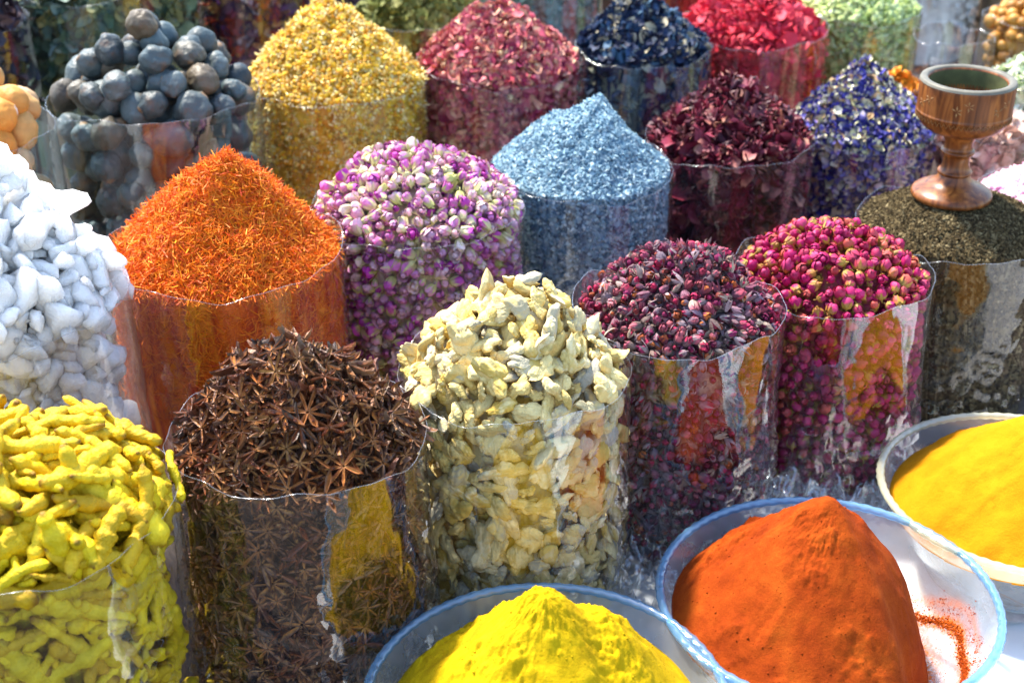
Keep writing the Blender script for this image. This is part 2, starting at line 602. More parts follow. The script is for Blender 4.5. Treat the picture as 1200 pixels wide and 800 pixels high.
def dried_bud(seed):
    """small dry bud: pointed sepals, split open, coloured heart"""
    r = np.random.default_rng(seed)
    V, t, F = [], [], []
    v, f = ico(1)
    v = v * np.array([.42, .42, .55])
    V += [tuple(x) for x in v]; t += [1.0] * len(v); F += [tuple(x) for x in f]
    for k in range(6):
        a = k * math.pi / 3 + r.normal(0, .15)
        op = r.uniform(.05, .55)
        b = len(V)
        tw = r.normal(0, .18)
        for (s, w, q) in ((0, .1, .12), (.4, .24, .46), (.75, .15, .50 + op * .35), (1, .02, .32 + op * 1.1)):
            zz = -.7 + 1.7 * s * (1 - .2 * op); a += tw * s
            for (da, ex, tt) in ((-w, 0, .1), (0, .06, .35), (w, 0, .1)):
                V.append(((q + ex) * math.cos(a) - da * math.sin(a), (q + ex) * math.sin(a) + da * math.cos(a), zz)); t.append(tt * .5)
        for i in range(3):
            for j in range(2):
                F.append((b + i * 3 + j, b + i * 3 + j + 1, b + i * 3 + 4 + j, b + i * 3 + 3 + j))
    return T(V, F, t)


def lime(seed, wrinkle=.03, sub=4):
    r = np.random.default_rng(seed)
    D, F = ico(sub)
    w = Waves(seed, [1.6, 3.2, 7, 15], [.05, wrinkle * 1.1, wrinkle * .7, wrinkle * .35])
    dent = Waves(seed + 9, [2.3], [1.0])
    fold = Waves(seed + 4, [3.0, 5.5], [.7, .5])(D * np.array([1, 1.5, .7]))
    rad = 1 + w(D) - .16 * np.clip(dent(D) - .8, 0, 1) - wrinkle * 1.6 * np.clip(.28 - np.abs(fold), 0, 1) / .28
    V = D * rad[:, None] * np.array([1, r.uniform(.93, 1.02), r.uniform(.86, .98)])
    pole = D[:, 0] > .955
    V[pole, 0] += .06
    groove = -.05 * np.exp(-((D[:, 1] - .1) / .07) ** 2) * (D[:, 2] > -.2) * (r.random() < .6)
    V = V * (1 + groove)[:, None]
    t = np.clip((D[:, 0] - .9) * 10, 0, 1)
    return V, F, t


def crystal(seed):
    r = np.random.default_rng(seed)
    bm = bmesh.new()
    P = r.normal(size=(13, 3)) * np.array([1, .8, .5])
    P /= np.maximum(np.linalg.norm(P / np.array([1, .85, .6]), axis=1)[:, None], .6)
    for p in P: bm.verts.new(p)
    h = bmesh.ops.convex_hull(bm, input=bm.verts)
    bmesh.ops.delete(bm, geom=[v for v in bm.verts if not v.link_faces], context='VERTS')
    bmesh.ops.triangulate(bm, faces=bm.faces)
    bmesh.ops.subdivide_edges(bm, edges=list(bm.edges), cuts=2, use_grid_fill=True)
    bmesh.ops.triangulate(bm, faces=bm.faces)
    bmesh.ops.smooth_vert(bm, verts=bm.verts, factor=.6, use_axis_x=True, use_axis_y=True, use_axis_z=True)
    bm.verts.index_update()
    V = np.array([v.co[:] for v in bm.verts]) * 1.12; F = np.array([[v.index for v in f.verts] for f in bm.faces])
    bm.free()
    V = V * (1 + Waves(seed, [4, 8, 15], [.07, .06, .04])(V))[:, None]
    return V, F, np.zeros(len(V))


def thread(seed, segs=2, w=.07):
    r = np.random.default_rng(seed)
    s = np.linspace(-1, 1, segs + 1)
    P = np.stack([s, r.uniform(-.5, .5) * s * s, r.uniform(-.35, .35) * s * s + r.uniform(-.2, .2) * s], 1)
    v, f = tube(P, np.array([w] * segs + [w * .5]) * np.linspace(.6, 1.2, segs + 1), 3, cap=False)
    return T(v, f, np.repeat((s + 1) / 2, 3))


def grain(seed, stretch=1.4):
    r = np.random.default_rng(seed)
    V = np.array([(1, 0, 0), (-1, 0, 0), (0, 1, 0), (0, -1, 0), (0, 0, 1), (0, 0, -1)], float)
    V *= r.uniform(.65, 1.2, (6, 1)) * np.array([stretch, 1, .8])
    F = [(0, 2, 4), (2, 1, 4), (1, 3, 4), (3, 0, 4), (2, 0, 5), (1, 2, 5), (3, 1, 5), (0, 3, 5)]
    return T(V, F, np.full(6, .5))


def petal(seed, curl=.6):
    r = np.random.default_rng(seed)
    V, t = [], []
    c1, c2 = r.uniform(-1, 1) * curl, r.uniform(.2, 1) * curl
    for i, s in enumerate((-1, -.4, .3, 1)):
        w = (.25, .62, .7, .3)[i] * r.uniform(.8, 1.2)
        for q in (-1, 0, 1):
            V.append((s + r.normal(0, .08), q * w, c2 * abs(q) * w + c1 * s * s * .6 + r.normal(0, .1)))
            t.append((s + 1) / 2)
    F = [tuple(int(x) for x in f) for f in grid_quads(4, 3, wrap=False)]
    V = np.array(V); n = len(V)                              # a thin leaf with two faces
    V2 = V - np.array([0, 0, .07])
    F2 = [tuple(n + x for x in f[::-1]) for f in F]
    return T(np.concatenate([V, V2]), F + F2, t + t)


def calyx(seed):
    """hibiscus-like dry flower: five twisted fleshy lobes from one base"""
    r = np.random.default_rng(seed)
    V, F, t = [], [], []
    for k in range(5):
        a = k * 1.257 + r.normal(0, .2)
        op = r.uniform(.2, .9)
        b = len(V)
        for (s, w) in ((0, .14), (.35, .28), (.7, .22), (1, .03)):
            q = .12 + op * s * .9; zz = -.5 + 1.3 * s * (1.15 - op * .5) + r.normal(0, .05)
            tw = r.normal(0, .25)
            for (da, ex, tt) in ((-w, .05, .3), (0, -.08, .9), (w, .05, .3), (0, .08, .1)):
                aa = a + tw * s
                V.append(((q + ex) * math.cos(aa) - da * math.sin(aa), (q + ex) * math.sin(aa) + da * math.cos(aa), zz)); t.append(tt)
        for i in range(3):
            for j in range(4):
                j2 = (j + 1) % 4
                F.append((b + i * 4 + j, b + i * 4 + j2, b + i * 4 + 4 + j2, b + i * 4 + 4 + j))
    return T(V, F, t)


def daisy(seed):
    """chamomile head: yellow dome with drooping pale petals"""
    r = np.random.default_rng(seed)
    V, t, F = [], [], []
    for (q, z) in ((.5, -.15), (.45, .2), (.2, .42)):
        for k in range(6):
            V.append((q * math.cos(k * 1.047), q * math.sin(k * 1.047), z)); t.append(0)
    F += [tuple(int(x) for x in f) for f in grid_quads(3, 6)]
    F.append(tuple(range(12, 18)))
    for k in range(6):
        if r.random() < .35: continue
        a = k * 1.047 + r.normal(0, .15); dr = r.uniform(-.7, .1)
        b = len(V)
        for (q, w, z) in ((.42, .1, -.1), (1.1, .16, dr * .6), (1.3, .04, dr)):
            for sg in (-1, 1):
                V.append((q * math.cos(a) - sg * w * math.sin(a), q * math.sin(a) + sg * w * math.cos(a), z)); t.append(1)
        F += [(b, b + 1, b + 3, b + 2), (b + 2, b + 3, b + 5, b + 4)]
    return T(V, F, t)


# ------------------------------------------------------------------ the setting: table under white cloth
def cloth_mat():
    m, nt, b = nodes_of('white_cloth')
    tc = N(nt, 'ShaderNodeTexCoord')
    n1 = N(nt, 'ShaderNodeTexNoise'); n1.inputs['Scale'].default_value = 5; n1.inputs['Detail'].default_value = 6
    L(nt, tc.outputs['Object'], n1.inputs['Vector'])
    c = ramp(nt, [(.3, (.70, .69, .68)), (.6, (.82, .82, .82))]); L(nt, n1.outputs['Fac'], c.inputs[0])
    L(nt, c.outputs[0], b.inputs['Base Color'])
    b.inputs['Roughness'].default_value = .45
    bp = N(nt, 'ShaderNodeBump'); bp.inputs['Strength'].default_value = .5; bp.inputs['Distance'].default_value = .01
    n2 = N(nt, 'ShaderNodeTexNoise'); n2.noise_type = 'RIDGED_MULTIFRACTAL'; n2.inputs['Scale'].default_value = 7; n2.inputs['Detail'].default_value = 3
    L(nt, tc.outputs['Object'], n2.inputs['Vector']); L(nt, n2.outputs['Fac'], bp.inputs['Height'])
    L(nt, bp.outputs[0], b.inputs['Normal'])
    return m


def sheet(name, x0, x1, y0, y1, z, step, mat, seed, amp=1.0):
    xs = np.arange(x0, x1 + step / 2, step); ys = np.arange(y0, y1 + step / 2, step)
    XX, YY = np.meshgrid(xs, ys)
    PP = np.stack([XX, YY, XX * 0], -1)
    ZZ = amp * Waves(seed, [7, 15, 31], [.0012, .0009, .0005])(PP) + z
    me = mesh_from(name, np.stack([XX, YY, ZZ], -1).reshape(-1, 3), grid_quads(len(ys), len(xs), wrap=False))
    return obj(name, me, mat)


def simple_mat(name, c1, c2, scale, rough=.8):
    m, nt, b = nodes_of(name)
    tc = N(nt, 'ShaderNodeTexCoord')
    n1 = N(nt, 'ShaderNodeTexNoise'); n1.inputs['Scale'].default_value = scale; n1.inputs['Detail'].default_value = 7
    L(nt, tc.outputs['Object'], n1.inputs['Vector'])
    c = ramp(nt, [(.35, c1), (.65, c2)]); L(nt, n1.outputs['Fac'], c.inputs[0])
    L(nt, c.outputs[0], b.inputs['Base Color'])
    b.inputs['Roughness'].default_value = rough
    return m


tag(sheet('table_top', -2.4, 2.4, .9, 4.6, -.010, .1, simple_mat('shade_dark_boards', (.05, .035, .03), (.10, .07, .055), 12), 3), 'wooden stall table under the bags, darkened to deepen the gaps between them', 'table', kind='structure')  # dark colour cuts bounce and deepens the shade between the bags
tag(sheet('white_sheet', -.12, 1.35, .92, 1.72, 0.0, .015, cloth_mat(), 4, 1.5), 'creased white plastic sheet under the powder bowls', 'sheet', kind='structure')
tag(sheet('pavement', -8, 8, -8, 12, -.80, .4, simple_mat('shade_toned_stone', (.022, .018, .015), (.045, .036, .03), 6), 5, .5), 'paved ground below the stall, coloured near black for shade', 'ground', kind='structure')  # shade on the camera side is put into the near-black stone colour

# ------------------------------------------------------------------ bags
BAGS = {}


class Bag:
    def __init__(self, key, cx, cy, hw, zr, apex_y, apex_x=None, e=.12, q=1.0, drop=.004, film=M_FILM, what='', label='', near=True, film_up=0.0, crumple=1.0, lumpy=1.0):
        p, dep = at(cx, cy, zr)
        self.c = np.array([p[0], p[1], 0.0]); self.R = hw / FPX * dep; self.zr = zr; self.drop = drop
        self.e, self.q = e, q
        d1 = FPX * math.cos(PITCH) - (apex_y - 400) * math.sin(PITCH); d2 = -FPX * math.sin(PITCH) - (apex_y - 400) * math.cos(PITCH)
        self.h = max(.01, CZ + p[1] / d1 * d2 - zr + drop)
        self.ox = 0.0 if apex_x is None else (apex_x - cx) / FPX * dep
        self.key, self.near = key, near
        self.film_mat, self.label, self.crumple, self.film_up = film, label, crumple, film_up
        self.seed = sum(ord(ch) * (i + 3) for i, ch in enumerate(key)) % 9973
        self.lump = Waves(self.seed, [2.2, 4.5, 9, 16], [.05 * lumpy, .04 * lumpy, .025 * lumpy, .012 * lumpy])
        BAGS[key] = self

    def s(self, u):
        e = self.e
        v = (math.sqrt(1 + e * e) - np.sqrt(u * u + e * e)) / (math.sqrt(1 + e * e) - e)
        return np.sign(v) * np.abs(v) ** self.q

    def top(self, u, th, inset=0.0):
        """point on the heap surface, local to the bag base"""
        R = self.R - .003 - inset
        x = self.ox * (1 - u) + R * u * np.cos(th); y = R * u * np.sin(th)
        lum = self.lump(np.stack([u * np.cos(th) * 2.2, u * np.sin(th) * 2.2, 0 * u], -1)) * self.h * np.clip(1.15 - u, 0, 1)
        return np.stack([x, y, self.zr - self.drop + self.h * self.s(u) + lum], -1)

    def top_n(self, u, th):
        du = .02
        a = self.top(np.clip(u + du, 0, 1.02), th); b = self.top(np.clip(u - du, .001, 1), th)
        tn = self.top(u, th + .03) - self.top(u, th - .03)
        n = np.cross(a - b, tn)
        n /= np.linalg.norm(n, axis=1)[:, None] + 1e-9
        n[n[:, 2] < 0] *= -1
        return n

    def sample(self, n_top, n_side, inset, r, lo=None, spread=2.0, side_in=None):
        """random points of the heap and of the wall (camera side), with normals"""
        u = np.sqrt(r.random(n_top)); th = r.uniform(0, 2 * math.pi, n_top)
        P = self.top(u, th, inset * u); Nn = self.top_n(u, th)
        th2 = -math.pi / 2 - math.atan2(self.c[0], self.c[1]) * -1 + r.uniform(-spread, spread, n_side)
        zlo = 0.015 if lo is None else lo
        z = r.uniform(zlo, self.zr - self.drop, n_side)
        Rr = self.R - .003 - (inset if side_in is None else side_in)
        P2 = np.stack([Rr * np.cos(th2), Rr * np.sin(th2), z], -1)
        N2 = np.stack([np.cos(th2), np.sin(th2), 0 * th2], -1)
        return np.concatenate([P, P2]), np.concatenate([Nn, N2])


def build_film(b, nth=None, nz=None):
    nth = nth or (136 if b.near else 64); nz = nz or (38 if b.near else 14)
    root = empty('plastic_bag', tuple(b.c))
    tag(root, b.label, 'bag', 'filled clear plastic bags on the stall')
    th = np.linspace(0, 2 * math.pi, nth, endpoint=False)
    zz = np.linspace(0.0, 1.0, nz)
    TH, Z = np.meshgrid(th, zz)
    rimwave = .005 * np.sin(2 * TH + b.seed) + .003 * np.sin(5 * TH + b.seed * 1.7) + .0022 * np.sin(9 * TH + b.seed * .7) + .0012 * np.sin(17 * TH + b.seed * 2.3)
    zw = Z * (b.zr + b.film_up + rimwave) + .001
    P = np.stack([np.cos(TH) * 1.0, np.sin(TH) * 1.0, zw / b.R], -1)
    w1 = Waves(b.seed + 1, [3, 6], [.5, .35])(P)
    w2 = Waves(b.seed + 2, [7, 14, 27, 46], [.5, .5, .4, .25])(P * np.array([1.25, 1.25, .9]))
    ridge = (1 - np.abs(np.clip(w2, -1, 1))) ** 2
    low = np.clip(1 - Z * 1.5, 0, 1) ** 1.3
    rad = b.R + .0012 + .0042 * (w1 + 1) * .5 * (1 - .3 * Z) + b.crumple * (.0022 * (1 - .6 * Z) + .014 * low) * ridge
    rad -= .012 * np.clip(.06 - Z, 0, 1) / .06
    V = np.stack([rad * np.cos(TH), rad * np.sin(TH), zw], -1)
    me = mesh_from('film', V.reshape(-1, 3), grid_quads(nz, nth))
    obj('film', me, b.film_mat, root)
    # folded top edge of the film
    k = 6
    ph = np.linspace(0, 2 * math.pi, k, endpoint=False)
    top = V[-1]
    er = .00045 if b.near else .0006
    out = np.stack([np.cos(th), np.sin(th), 0 * th], -1)
    RV = top[:, None, :] + er * (np.cos(ph)[None, :, None] * out[:, None, :] + np.sin(ph)[None, :, None] * np.array([0, 0, 1.0]))
    q = grid_quads(nth, k)
    i = np.arange(k); i2 = (i + 1) % k
    q = np.concatenate([q, np.stack([(nth - 1) * k + i, (nth - 1) * k + i2, i2, i], -1)])
    obj('rim', mesh_from('rim', RV.reshape(-1, 3), q), M_RIM, root)
    b.root = root


def core_mesh(b, inset, name='core'):
    us = np.linspace(0.001, 1, 20); nth = 48
    th = np.linspace(0, 2 * math.pi, nth, endpoint=False)
    U, TH = np.meshgrid(us, th, indexing='ij')
    V = b.top(U.ravel(), TH.ravel(), inset)
    V[:, 2] -= inset * .7
    R = b.R - .003 - inset
    rings = []
    for z in (.5, .004):
        rings.append(np.stack([R * np.cos(th), R * np.sin(th), np.full(nth, b.zr * z)], -1))
    V = np.concatenate([V] + rings)
    return V, grid_quads(len(us) + 2, nth)


def occluded(P, skip, cp=None):
    """which world points another bag hides from the camera"""
    cp = np.array([0, 0, CZ]) if cp is None else cp
    hid = np.zeros(len(P), bool)
    for k, o in BAGS.items():
        if k == skip or o.c[1] > BAGS[skip].c[1] + BAGS[skip].R: continue
        # only the stretch of the sight line that passes the bag
        d = P[:, :2] - cp[:2]
        f0 = ((o.c[:2] - cp[:2]) * d).sum(1) / (d * d).sum(1)
        miss = np.hypot(cp[0] + d[:, 0] * f0 - o.c[0], cp[1] + d[:, 1] * f0 - o.c[1])
        if not ((miss < o.R) & (f0 > 0) & (f0 < 1.2)).any(): continue
        half = o.R / np.linalg.norm(d, axis=1)
        for e_ in (-.95, -.75, -.5, -.25, 0, .25, .5, .75, .95):
            Q = cp + (P - cp) * np.clip(f0 + e_ * half, 0, .985)[:, None]
            r = np.hypot(Q[:, 0] - o.c[0], Q[:, 1] - o.c[1])
            hid |= (r < o.R) & (Q[:, 2] < o.zr + o.h * o.s(np.clip(r / o.R, 0, 1)))
    return hid


def thin_out(P, dmin, most):
    """greedy dart throwing: keep points at least dmin apart"""
    keep, cells = [], {}
    g = np.floor(P / dmin).astype(int)
    for i in range(len(P)):
        c = tuple(g[i]); ok = True
        for dx in (-1, 0, 1):
            for dy in (-1, 0, 1):
                for dz in (-1, 0, 1):
                    for j in cells.get((c[0] + dx, c[1] + dy, c[2] + dz), ()):
                        if ((P[i] - P[j]) ** 2).sum() < dmin * dmin: ok = False; break
                    if not ok: break
                if not ok: break
            if not ok: break
        if ok:
            keep.append(i); cells.setdefault(c, []).append(i)
            if len(keep) >= most: break
    return np.array(keep, int)


def frames(Nn, tilt, r):
    n = Nn + tilt * r.normal(size=Nn.shape)
    n /= np.linalg.norm(n, axis=1)[:, None] + 1e-9
    a = r.normal(size=Nn.shape)
    t = np.cross(n, a); t /= np.linalg.norm(t, axis=1)[:, None] + 1e-9
    return np.stack([t, np.cross(n, t), n], -1)             # columns = local axes


def joined(name, temps, which, P, Rm, S, rnd, smooth):
    """many pieces as one mesh"""
    VV, FF, TT, RR = [], [], [], []
    off = 0
    for k, (tv, tf, tt) in enumerate(temps):
        idx = np.where(which == k)[0]
        if not len(idx): continue
        v = np.einsum('nij,vj->nvi', Rm[idx], tv) * S[idx][:, None, None] + P[idx][:, None, :]
        f = tf[None] + (np.arange(len(idx)) * len(tv))[:, None, None] + off
        VV.append(v.reshape(-1, 3)); FF.append(f.reshape(-1, 3)); TT.append(np.tile(tt, len(idx))); RR.append(np.repeat(rnd[idx], len(tv)))
        off += len(idx) * len(tv)
    if not VV: return None
    return mesh_from(name, np.concatenate(VV), np.concatenate(FF), smooth, {'t': np.concatenate(TT), 'rnd': np.concatenate(RR)})


SHORT = dict(turmeric='turmeric', star='star anise', ginger='ginger', saffron='orange threads', alum='white crystals', ylime='yellow limes', blime='dark limes', cham='chamomile', pink='pink petals',
             purple='purple rosebuds', blue='blue granules', dblue='dark blue flowers', hib='hibiscus', lav='lavender', red='red flowers', dark='crimson buds', rbud='magenta rosebuds', pepper='goblet', card='cardamom',
             nuts='nuts', flake='white flakes', pinkg='pink granules')


def fill(b, temps, mat, size, n_top, n_side, heap_name, heap_label, cat, tilt=.5, vary=.18, inset=None, dmin=None, lift=.0, under=.6,
         side_in=None, stuff_temps=None, single=None, smooth=True, core_mat=None, core_in=None, side_tilt=None, spread=2.0, lo=None, cap=300, deep_dmin=None):
    """pieces over the heap and behind the film; single=(name, label, group, category): the best seen ones become things of their own"""
    r = np.random.default_rng(b.seed + 77)
    inset = size * .55 if inset is None else inset
    mult = 5 if dmin else 1
    P, Nn = b.sample(n_top * mult, n_side * mult, inset, r, lo, spread, side_in)
    if dmin:
        o = r.permutation(len(P))
        P, Nn = P[o], Nn[o]
        k = thin_out(P, dmin, n_top + n_side)
        P, Nn = P[k], Nn[k]
    nout = len(P)
    if under > 0:                                           # a second, deeper layer
        P2, N2 = b.sample(int(n_top * under) * (2 if dmin else 1), int(n_side * under) * (2 if dmin else 1), inset * 1.5, r, lo, spread)
        P2 = P2 - N2 * size * .75
        if dmin:
            k = thin_out(P2, (deep_dmin or dmin), len(P2)); P2, N2 = P2[k], N2[k]
        P = np.concatenate([P, P2]); Nn = np.concatenate([Nn, N2])
    P = P + Nn * (lift * size) + Nn * (r.normal(0, .16 * size, len(P)) * (Nn[:, 2] > .15))[:, None]
    Rm = frames(Nn, np.where(Nn[:, 2:3] < .1, tilt * (side_tilt if side_tilt is not None else .7), tilt), r)
    S = size * np.clip(r.normal(1, vary, len(P)), .55, 1.6)
    rnd = r.random(len(P)); which = r.integers(0, len(temps), len(P))
    P[:, 2] = np.maximum(P[:, 2], S * .45 + .004)
    sel = np.zeros(len(P), bool)
    if single:
        W = P + b.c
        x, y, dep = project(W)
        tocam = np.array([0, 0, CZ]) - W
        tocam /= np.linalg.norm(tocam, axis=1)[:, None]
        face = (tocam * Nn).sum(1)
        ok = (np.arange(len(P)) < nout) & (x > -6) & (x < 1206) & (y > -6) & (y < 806) & (face > .08)
        ok &= ~occluded(W, b.key)
        score = np.where(ok, np.clip(face, 0, .5) * (S / dep) * np.where(Nn[:, 2] > .1, 1.6, 1.0), -1)
        order = np.argsort(-score)[:cap]
        sel[order[score[order] > 0]] = True
        rad_u = np.hypot(P[:, 0] - b.ox * .5, P[:, 1]) / b.R
        near_b = [(k, o.c[:2] - b.c[:2]) for k, o in BAGS.items() if k in SHORT and k != b.key and np.hypot(*(o.c[:2] - b.c[:2])) < .62]

        def where(i):
            if rad_u[i] < .28 and Nn[i][2] > .12: return 'at the tip of the heap'
            d = P[i][:2] / (np.linalg.norm(P[i][:2]) + 1e-6)
            k = max(near_b, key=lambda q: float(d @ (q[1] / np.linalg.norm(q[1]))))[0]
            zone = 'behind the film' if Nn[i][2] < .12 and rad_u[i] > .8 else 'on the upper slope' if rad_u[i] < .66 else 'low on the heap'
            return zone + ' towards the ' + SHORT[k]

        def sized(i):
            return 'large ' if S[i] > 1.16 * size else 'small ' if S[i] < .84 * size else ''
        meshes = []
        for k, (tv, tf, tt) in enumerate(temps):
            mm = mesh_from(single[0], tv * size, tf, smooth, {'t': tt})
            mm.materials.append(mat)
            meshes.append(mm)
        for i in np.where(sel)[0]:
            o = bpy.data.objects.new(single[0], meshes[which[i]])
            M4 = Matrix.Identity(4)
            R3 = Rm[i] * (S[i] / size)
            for a in range(3):
                for c in range(3): M4[a][c] = R3[a][c]
                M4[a][3] = W[i][a]
            o.matrix_world = M4
            o['label'] = sized(i) + single[1] + ' ' + where(i); o['group'] = single[2]; o['category'] = single[3]
            COL.objects.link(o)
    rest = ~sel
    # pieces on the far side of the heap, or hidden behind other bags from every near viewpoint, are left out
    W = P + b.c
    seen = np.zeros(len(P), bool)
    for vx in ((-.4, .4) if len(P) > 9000 else (-.45, 0.0, .45)):
        cp = np.array([vx, 0.0, CZ + .05])
        to = cp - W; to /= np.linalg.norm(to, axis=1)[:, None]
        seen |= ((to * Nn).sum(1) > -.12) & ~occluded(W, b.key, cp)
    rest &= seen
    me = joined(heap_name, stuff_temps or temps, which[rest], P[rest], Rm[rest], S[rest], rnd[rest], smooth)
    ho = obj(heap_name, me, mat, None, tuple(b.c))
    tag(ho, heap_label, cat, kind='stuff')
    cv, cq = core_mesh(b, core_in if core_in is not None else inset + size * .9)
    cr = np.random.default_rng(b.seed).random(len(cv))
    obj('heap_core', mesh_from('heap_core', cv, cq, True, {'t': np.full(len(cv), .3), 'rnd': cr}), core_mat or mat, ho)
    return ho

# name, rim centre in the photo, half width, rim height, height of the heap's tip
B = Bag
B('turmeric', 33, 590, 170, .32, 512, 50, e=.6, q=.75, label='clear plastic bag full of yellow turmeric roots', film=M_FILM)
B('star', 347, 502, 150, .32, 410, 352, e=.35, q=.95, drop=.010, label='clear plastic bag filled with brown star anise', film=M_FILM_CREASED)
B('ginger', 603, 430, 134, .32, 338, 600, e=.30, q=1.0, label='clear plastic bag filled with pale dried ginger', film=M_FILM_CREASED)
B('saffron', 262, 288, 137, .335, 190, 264, e=.46, q=1.12, lumpy=1.3, drop=.010, label='clear plastic bag filled with orange safflower threads', film=M_FILM_ROSE)
B('alum', 5, 350, 140, .36, 205, 5, e=.4, q=.85, label='clear plastic bag filled with white alum crystals', film=M_FILM)
B('ylime', -48, 150, 106, .40, 92, -20, e=.5, q=.8, label='clear plastic bag holding pale yellow dried limes', film=M_FILM_BLUE)
B('blime', 180, 108, 120, .38, 32, 182, e=.35, q=.9, drop=.006, label='clear plastic bag filled with dark dried limes', film=M_FILM_BLUE, crumple=3.0)
B('cham', 393, 90, 106, .33, -4, 388, e=.3, q=1.05, lumpy=1.5, drop=-.002, film_up=-.004, label='clear plastic bag filled with yellow chamomile flowers', film=M_FILM_CALM)
B('pink', 583, 72, 95, .32, 6, 585, e=.35, q=.95, drop=-.002, film_up=-.004, label='clear plastic bag filled with dusty pink rose petals', film=M_FILM_CALM)
B('purple', 490, 240, 123, .315, 176, 490, e=.5, q=.85, drop=-.001, film_up=-.003, label='clear plastic bag filled with purple and cream rosebuds', film=M_FILM_CALM)
B('blue', 680, 195, 106, .305, 124, 684, e=.48, q=1.15, lumpy=1.5, drop=-.001, film_up=-.003, label='clear plastic bag filled with pale blue granules', film=M_FILM_CALM)
B('dblue', 754, 52, 79, .32, -2, 748, e=.3, q=1.0, drop=-.002, film_up=-.005, label='clear plastic bag filled with dark blue dried flowers', film=M_FILM_BLUE, near=False)
B('hib', 855, 158, 97, .285, 98, 855, e=.3, q=.95, drop=-.001, film_up=-.004, label='clear plastic bag filled with dark maroon hibiscus', film=M_FILM_CALM)
B('lav', 1010, 145, 85, .265, 78, 1003, e=.25, q=1.1, drop=-.001, film_up=-.004, label='clear plastic bag filled with blue and cream lavender blossoms', film=M_FILM_VIOLET, near=False)
B('red', 882, 32, 86, .31, -20, 880, e=.4, q=.9, label='clear plastic bag filled with bright red dried flowers', film=M_FILM_ROSE, near=False)
B('dark', 795, 358, 122, .32, 288, 800, e=.35, q=.9, label='clear plastic bag filled with small grey and crimson buds', film=M_FILM_CREASED)
B('rbud', 976, 318, 114, .295, 264, 975, e=.5, q=.85, label='clear plastic bag filled with magenta rosebuds', film=M_FILM_CREASED)
B('pepper', 1120, 262, 112, .275, 228, 1120, e=.5, q=.9, drop=-.0005, film_up=-.002, label='clear plastic bag filled with dark ground leaves under the goblet', film=M_FILM_CALM)
B('card', 1005, 8, 72, .31, -40, 1000, e=.3, q=.9, label='clear plastic bag filled with pale green cardamom', near=False)
B('herb', 113, -25, 108, .38, -60, label='large bluish plastic bag of green herbs behind the dark limes', film=M_FILM_BLUE, near=False)
B('multi', 300, -25, 74, .33, -60, label='dark plastic bag of mixed purple and orange flowers behind the chamomile', film=M_FILM_VIOLET, near=False)
B('olive', 490, 15, 75, .31, -40, label='clear plastic bag of olive green herb sprigs', near=False)
B('teal', 640, -30, 65, .32, -60, label='clear plastic bag of pale grey green leaf crumbs', film=M_FILM_BLUE, near=False)
B('nuts', 1215, 20, 60, .31, -10, label='clear plastic bag filled with round brown nuts', near=False)
B('flake', 1222, 92, 58, .31, 60, label='clear plastic bag filled with white and green flakes', near=False)
B('pinkg', 1225, 225, 75, .25, 190, label='clear plastic bag filled with pink and white granules', near=False)
B('pale', 1150, 150, 52, .25, 140, label='clear plastic bag of pale pink bark behind the goblet', film=M_FILM_ROSE, near=False)
B('rust', 800, -25, 46, .32, -50, label='plastic bag of rust red powder between dark blue and red flowers', near=False)
B('pouch', 1118, 42, 44, .31, 175, label='crumpled empty clear plastic bag behind the goblet', near=False, drop=.14, crumple=4.0, film=M_FILM_CREASED)
B('peel', 1052, 100, 26, .22, 84, label='small clear plastic bag of orange peel beside the lavender', near=False)
B('indigo', -28, 25, 58, .36, -30, label='dark bluish plastic bag behind the yellow limes', film=M_FILM_BLUE, near=False)
for k_, (x_, n_) in enumerate(((205, 'moss green'), (395, 'dark plum'), (555, 'grey sage'), (720, 'brown'), (925, 'pale straw'), (1085, 'white'), (1225, 'tan'))):
    B('back%d' % k_, x_, -85, 70, .32, -120, label='clear plastic bag of %s flakes in the rearmost row' % n_, near=False)
for b in BAGS.values(): build_film(b)

# ------------------------------------------------------------------ contents
b = BAGS['turmeric']
m = piece_mat('turmeric_root', [(.62, .43, .004), (.70, .54, .012), (.52, .33, .004), (.74, .57, .03), (.64, .49, .006)], tip=[(.34, .20, .012), (.24, .13, .012)], tip_range=(.45, 1.1), noise=(70, .4), bump=(220, 1.0), grime=(.24, .125, .006), rough=.6)
fill(b, [turmeric_root(s) for s in range(14)], m, .039, 300, 280, 'turmeric_pile', 'yellow turmeric roots packed deep inside the bag', 'turmeric', tilt=.25, vary=.2, stuff_temps=[turmeric_root(s, 18, 7) for s in range(14)], inset=.011, side_in=.018, side_tilt=.4, dmin=.0165, under=1.4, lift=.05,
     single=('turmeric_root', 'knobbly yellow turmeric root', 'loose turmeric roots', 'turmeric root'), core_in=.034)

b = BAGS['star']
m = piece_mat('star_anise', [(.21, .085, .042), (.12, .05, .028), (.31, .16, .085), (.15, .095, .07), (.27, .085, .033), (.10, .085, .075), (.38, .22, .12)], tip=[(.50, .22, .07), (.58, .34, .13), (.34, .11, .035)], tip_range=(.3, 1.0), seed_col=(.12, .035, .012), noise=(180, .4), bump=(500, .4), rough=.42, spec=.4)
fill(b, [star_anise(s, .07 if s < 12 else .5) for s in range(18)], m, .0205, 430, 540, 'star_anise_pile', 'brown star anise pods packed deep inside the bag', 'star anise', tilt=.33, vary=.2, inset=.008, side_in=.011, dmin=.0138, under=1.0, smooth=False, lift=.15,
     single=('star_anise', 'dry brown star anise pod', 'loose star anise pods', 'star anise'), core_in=.028)

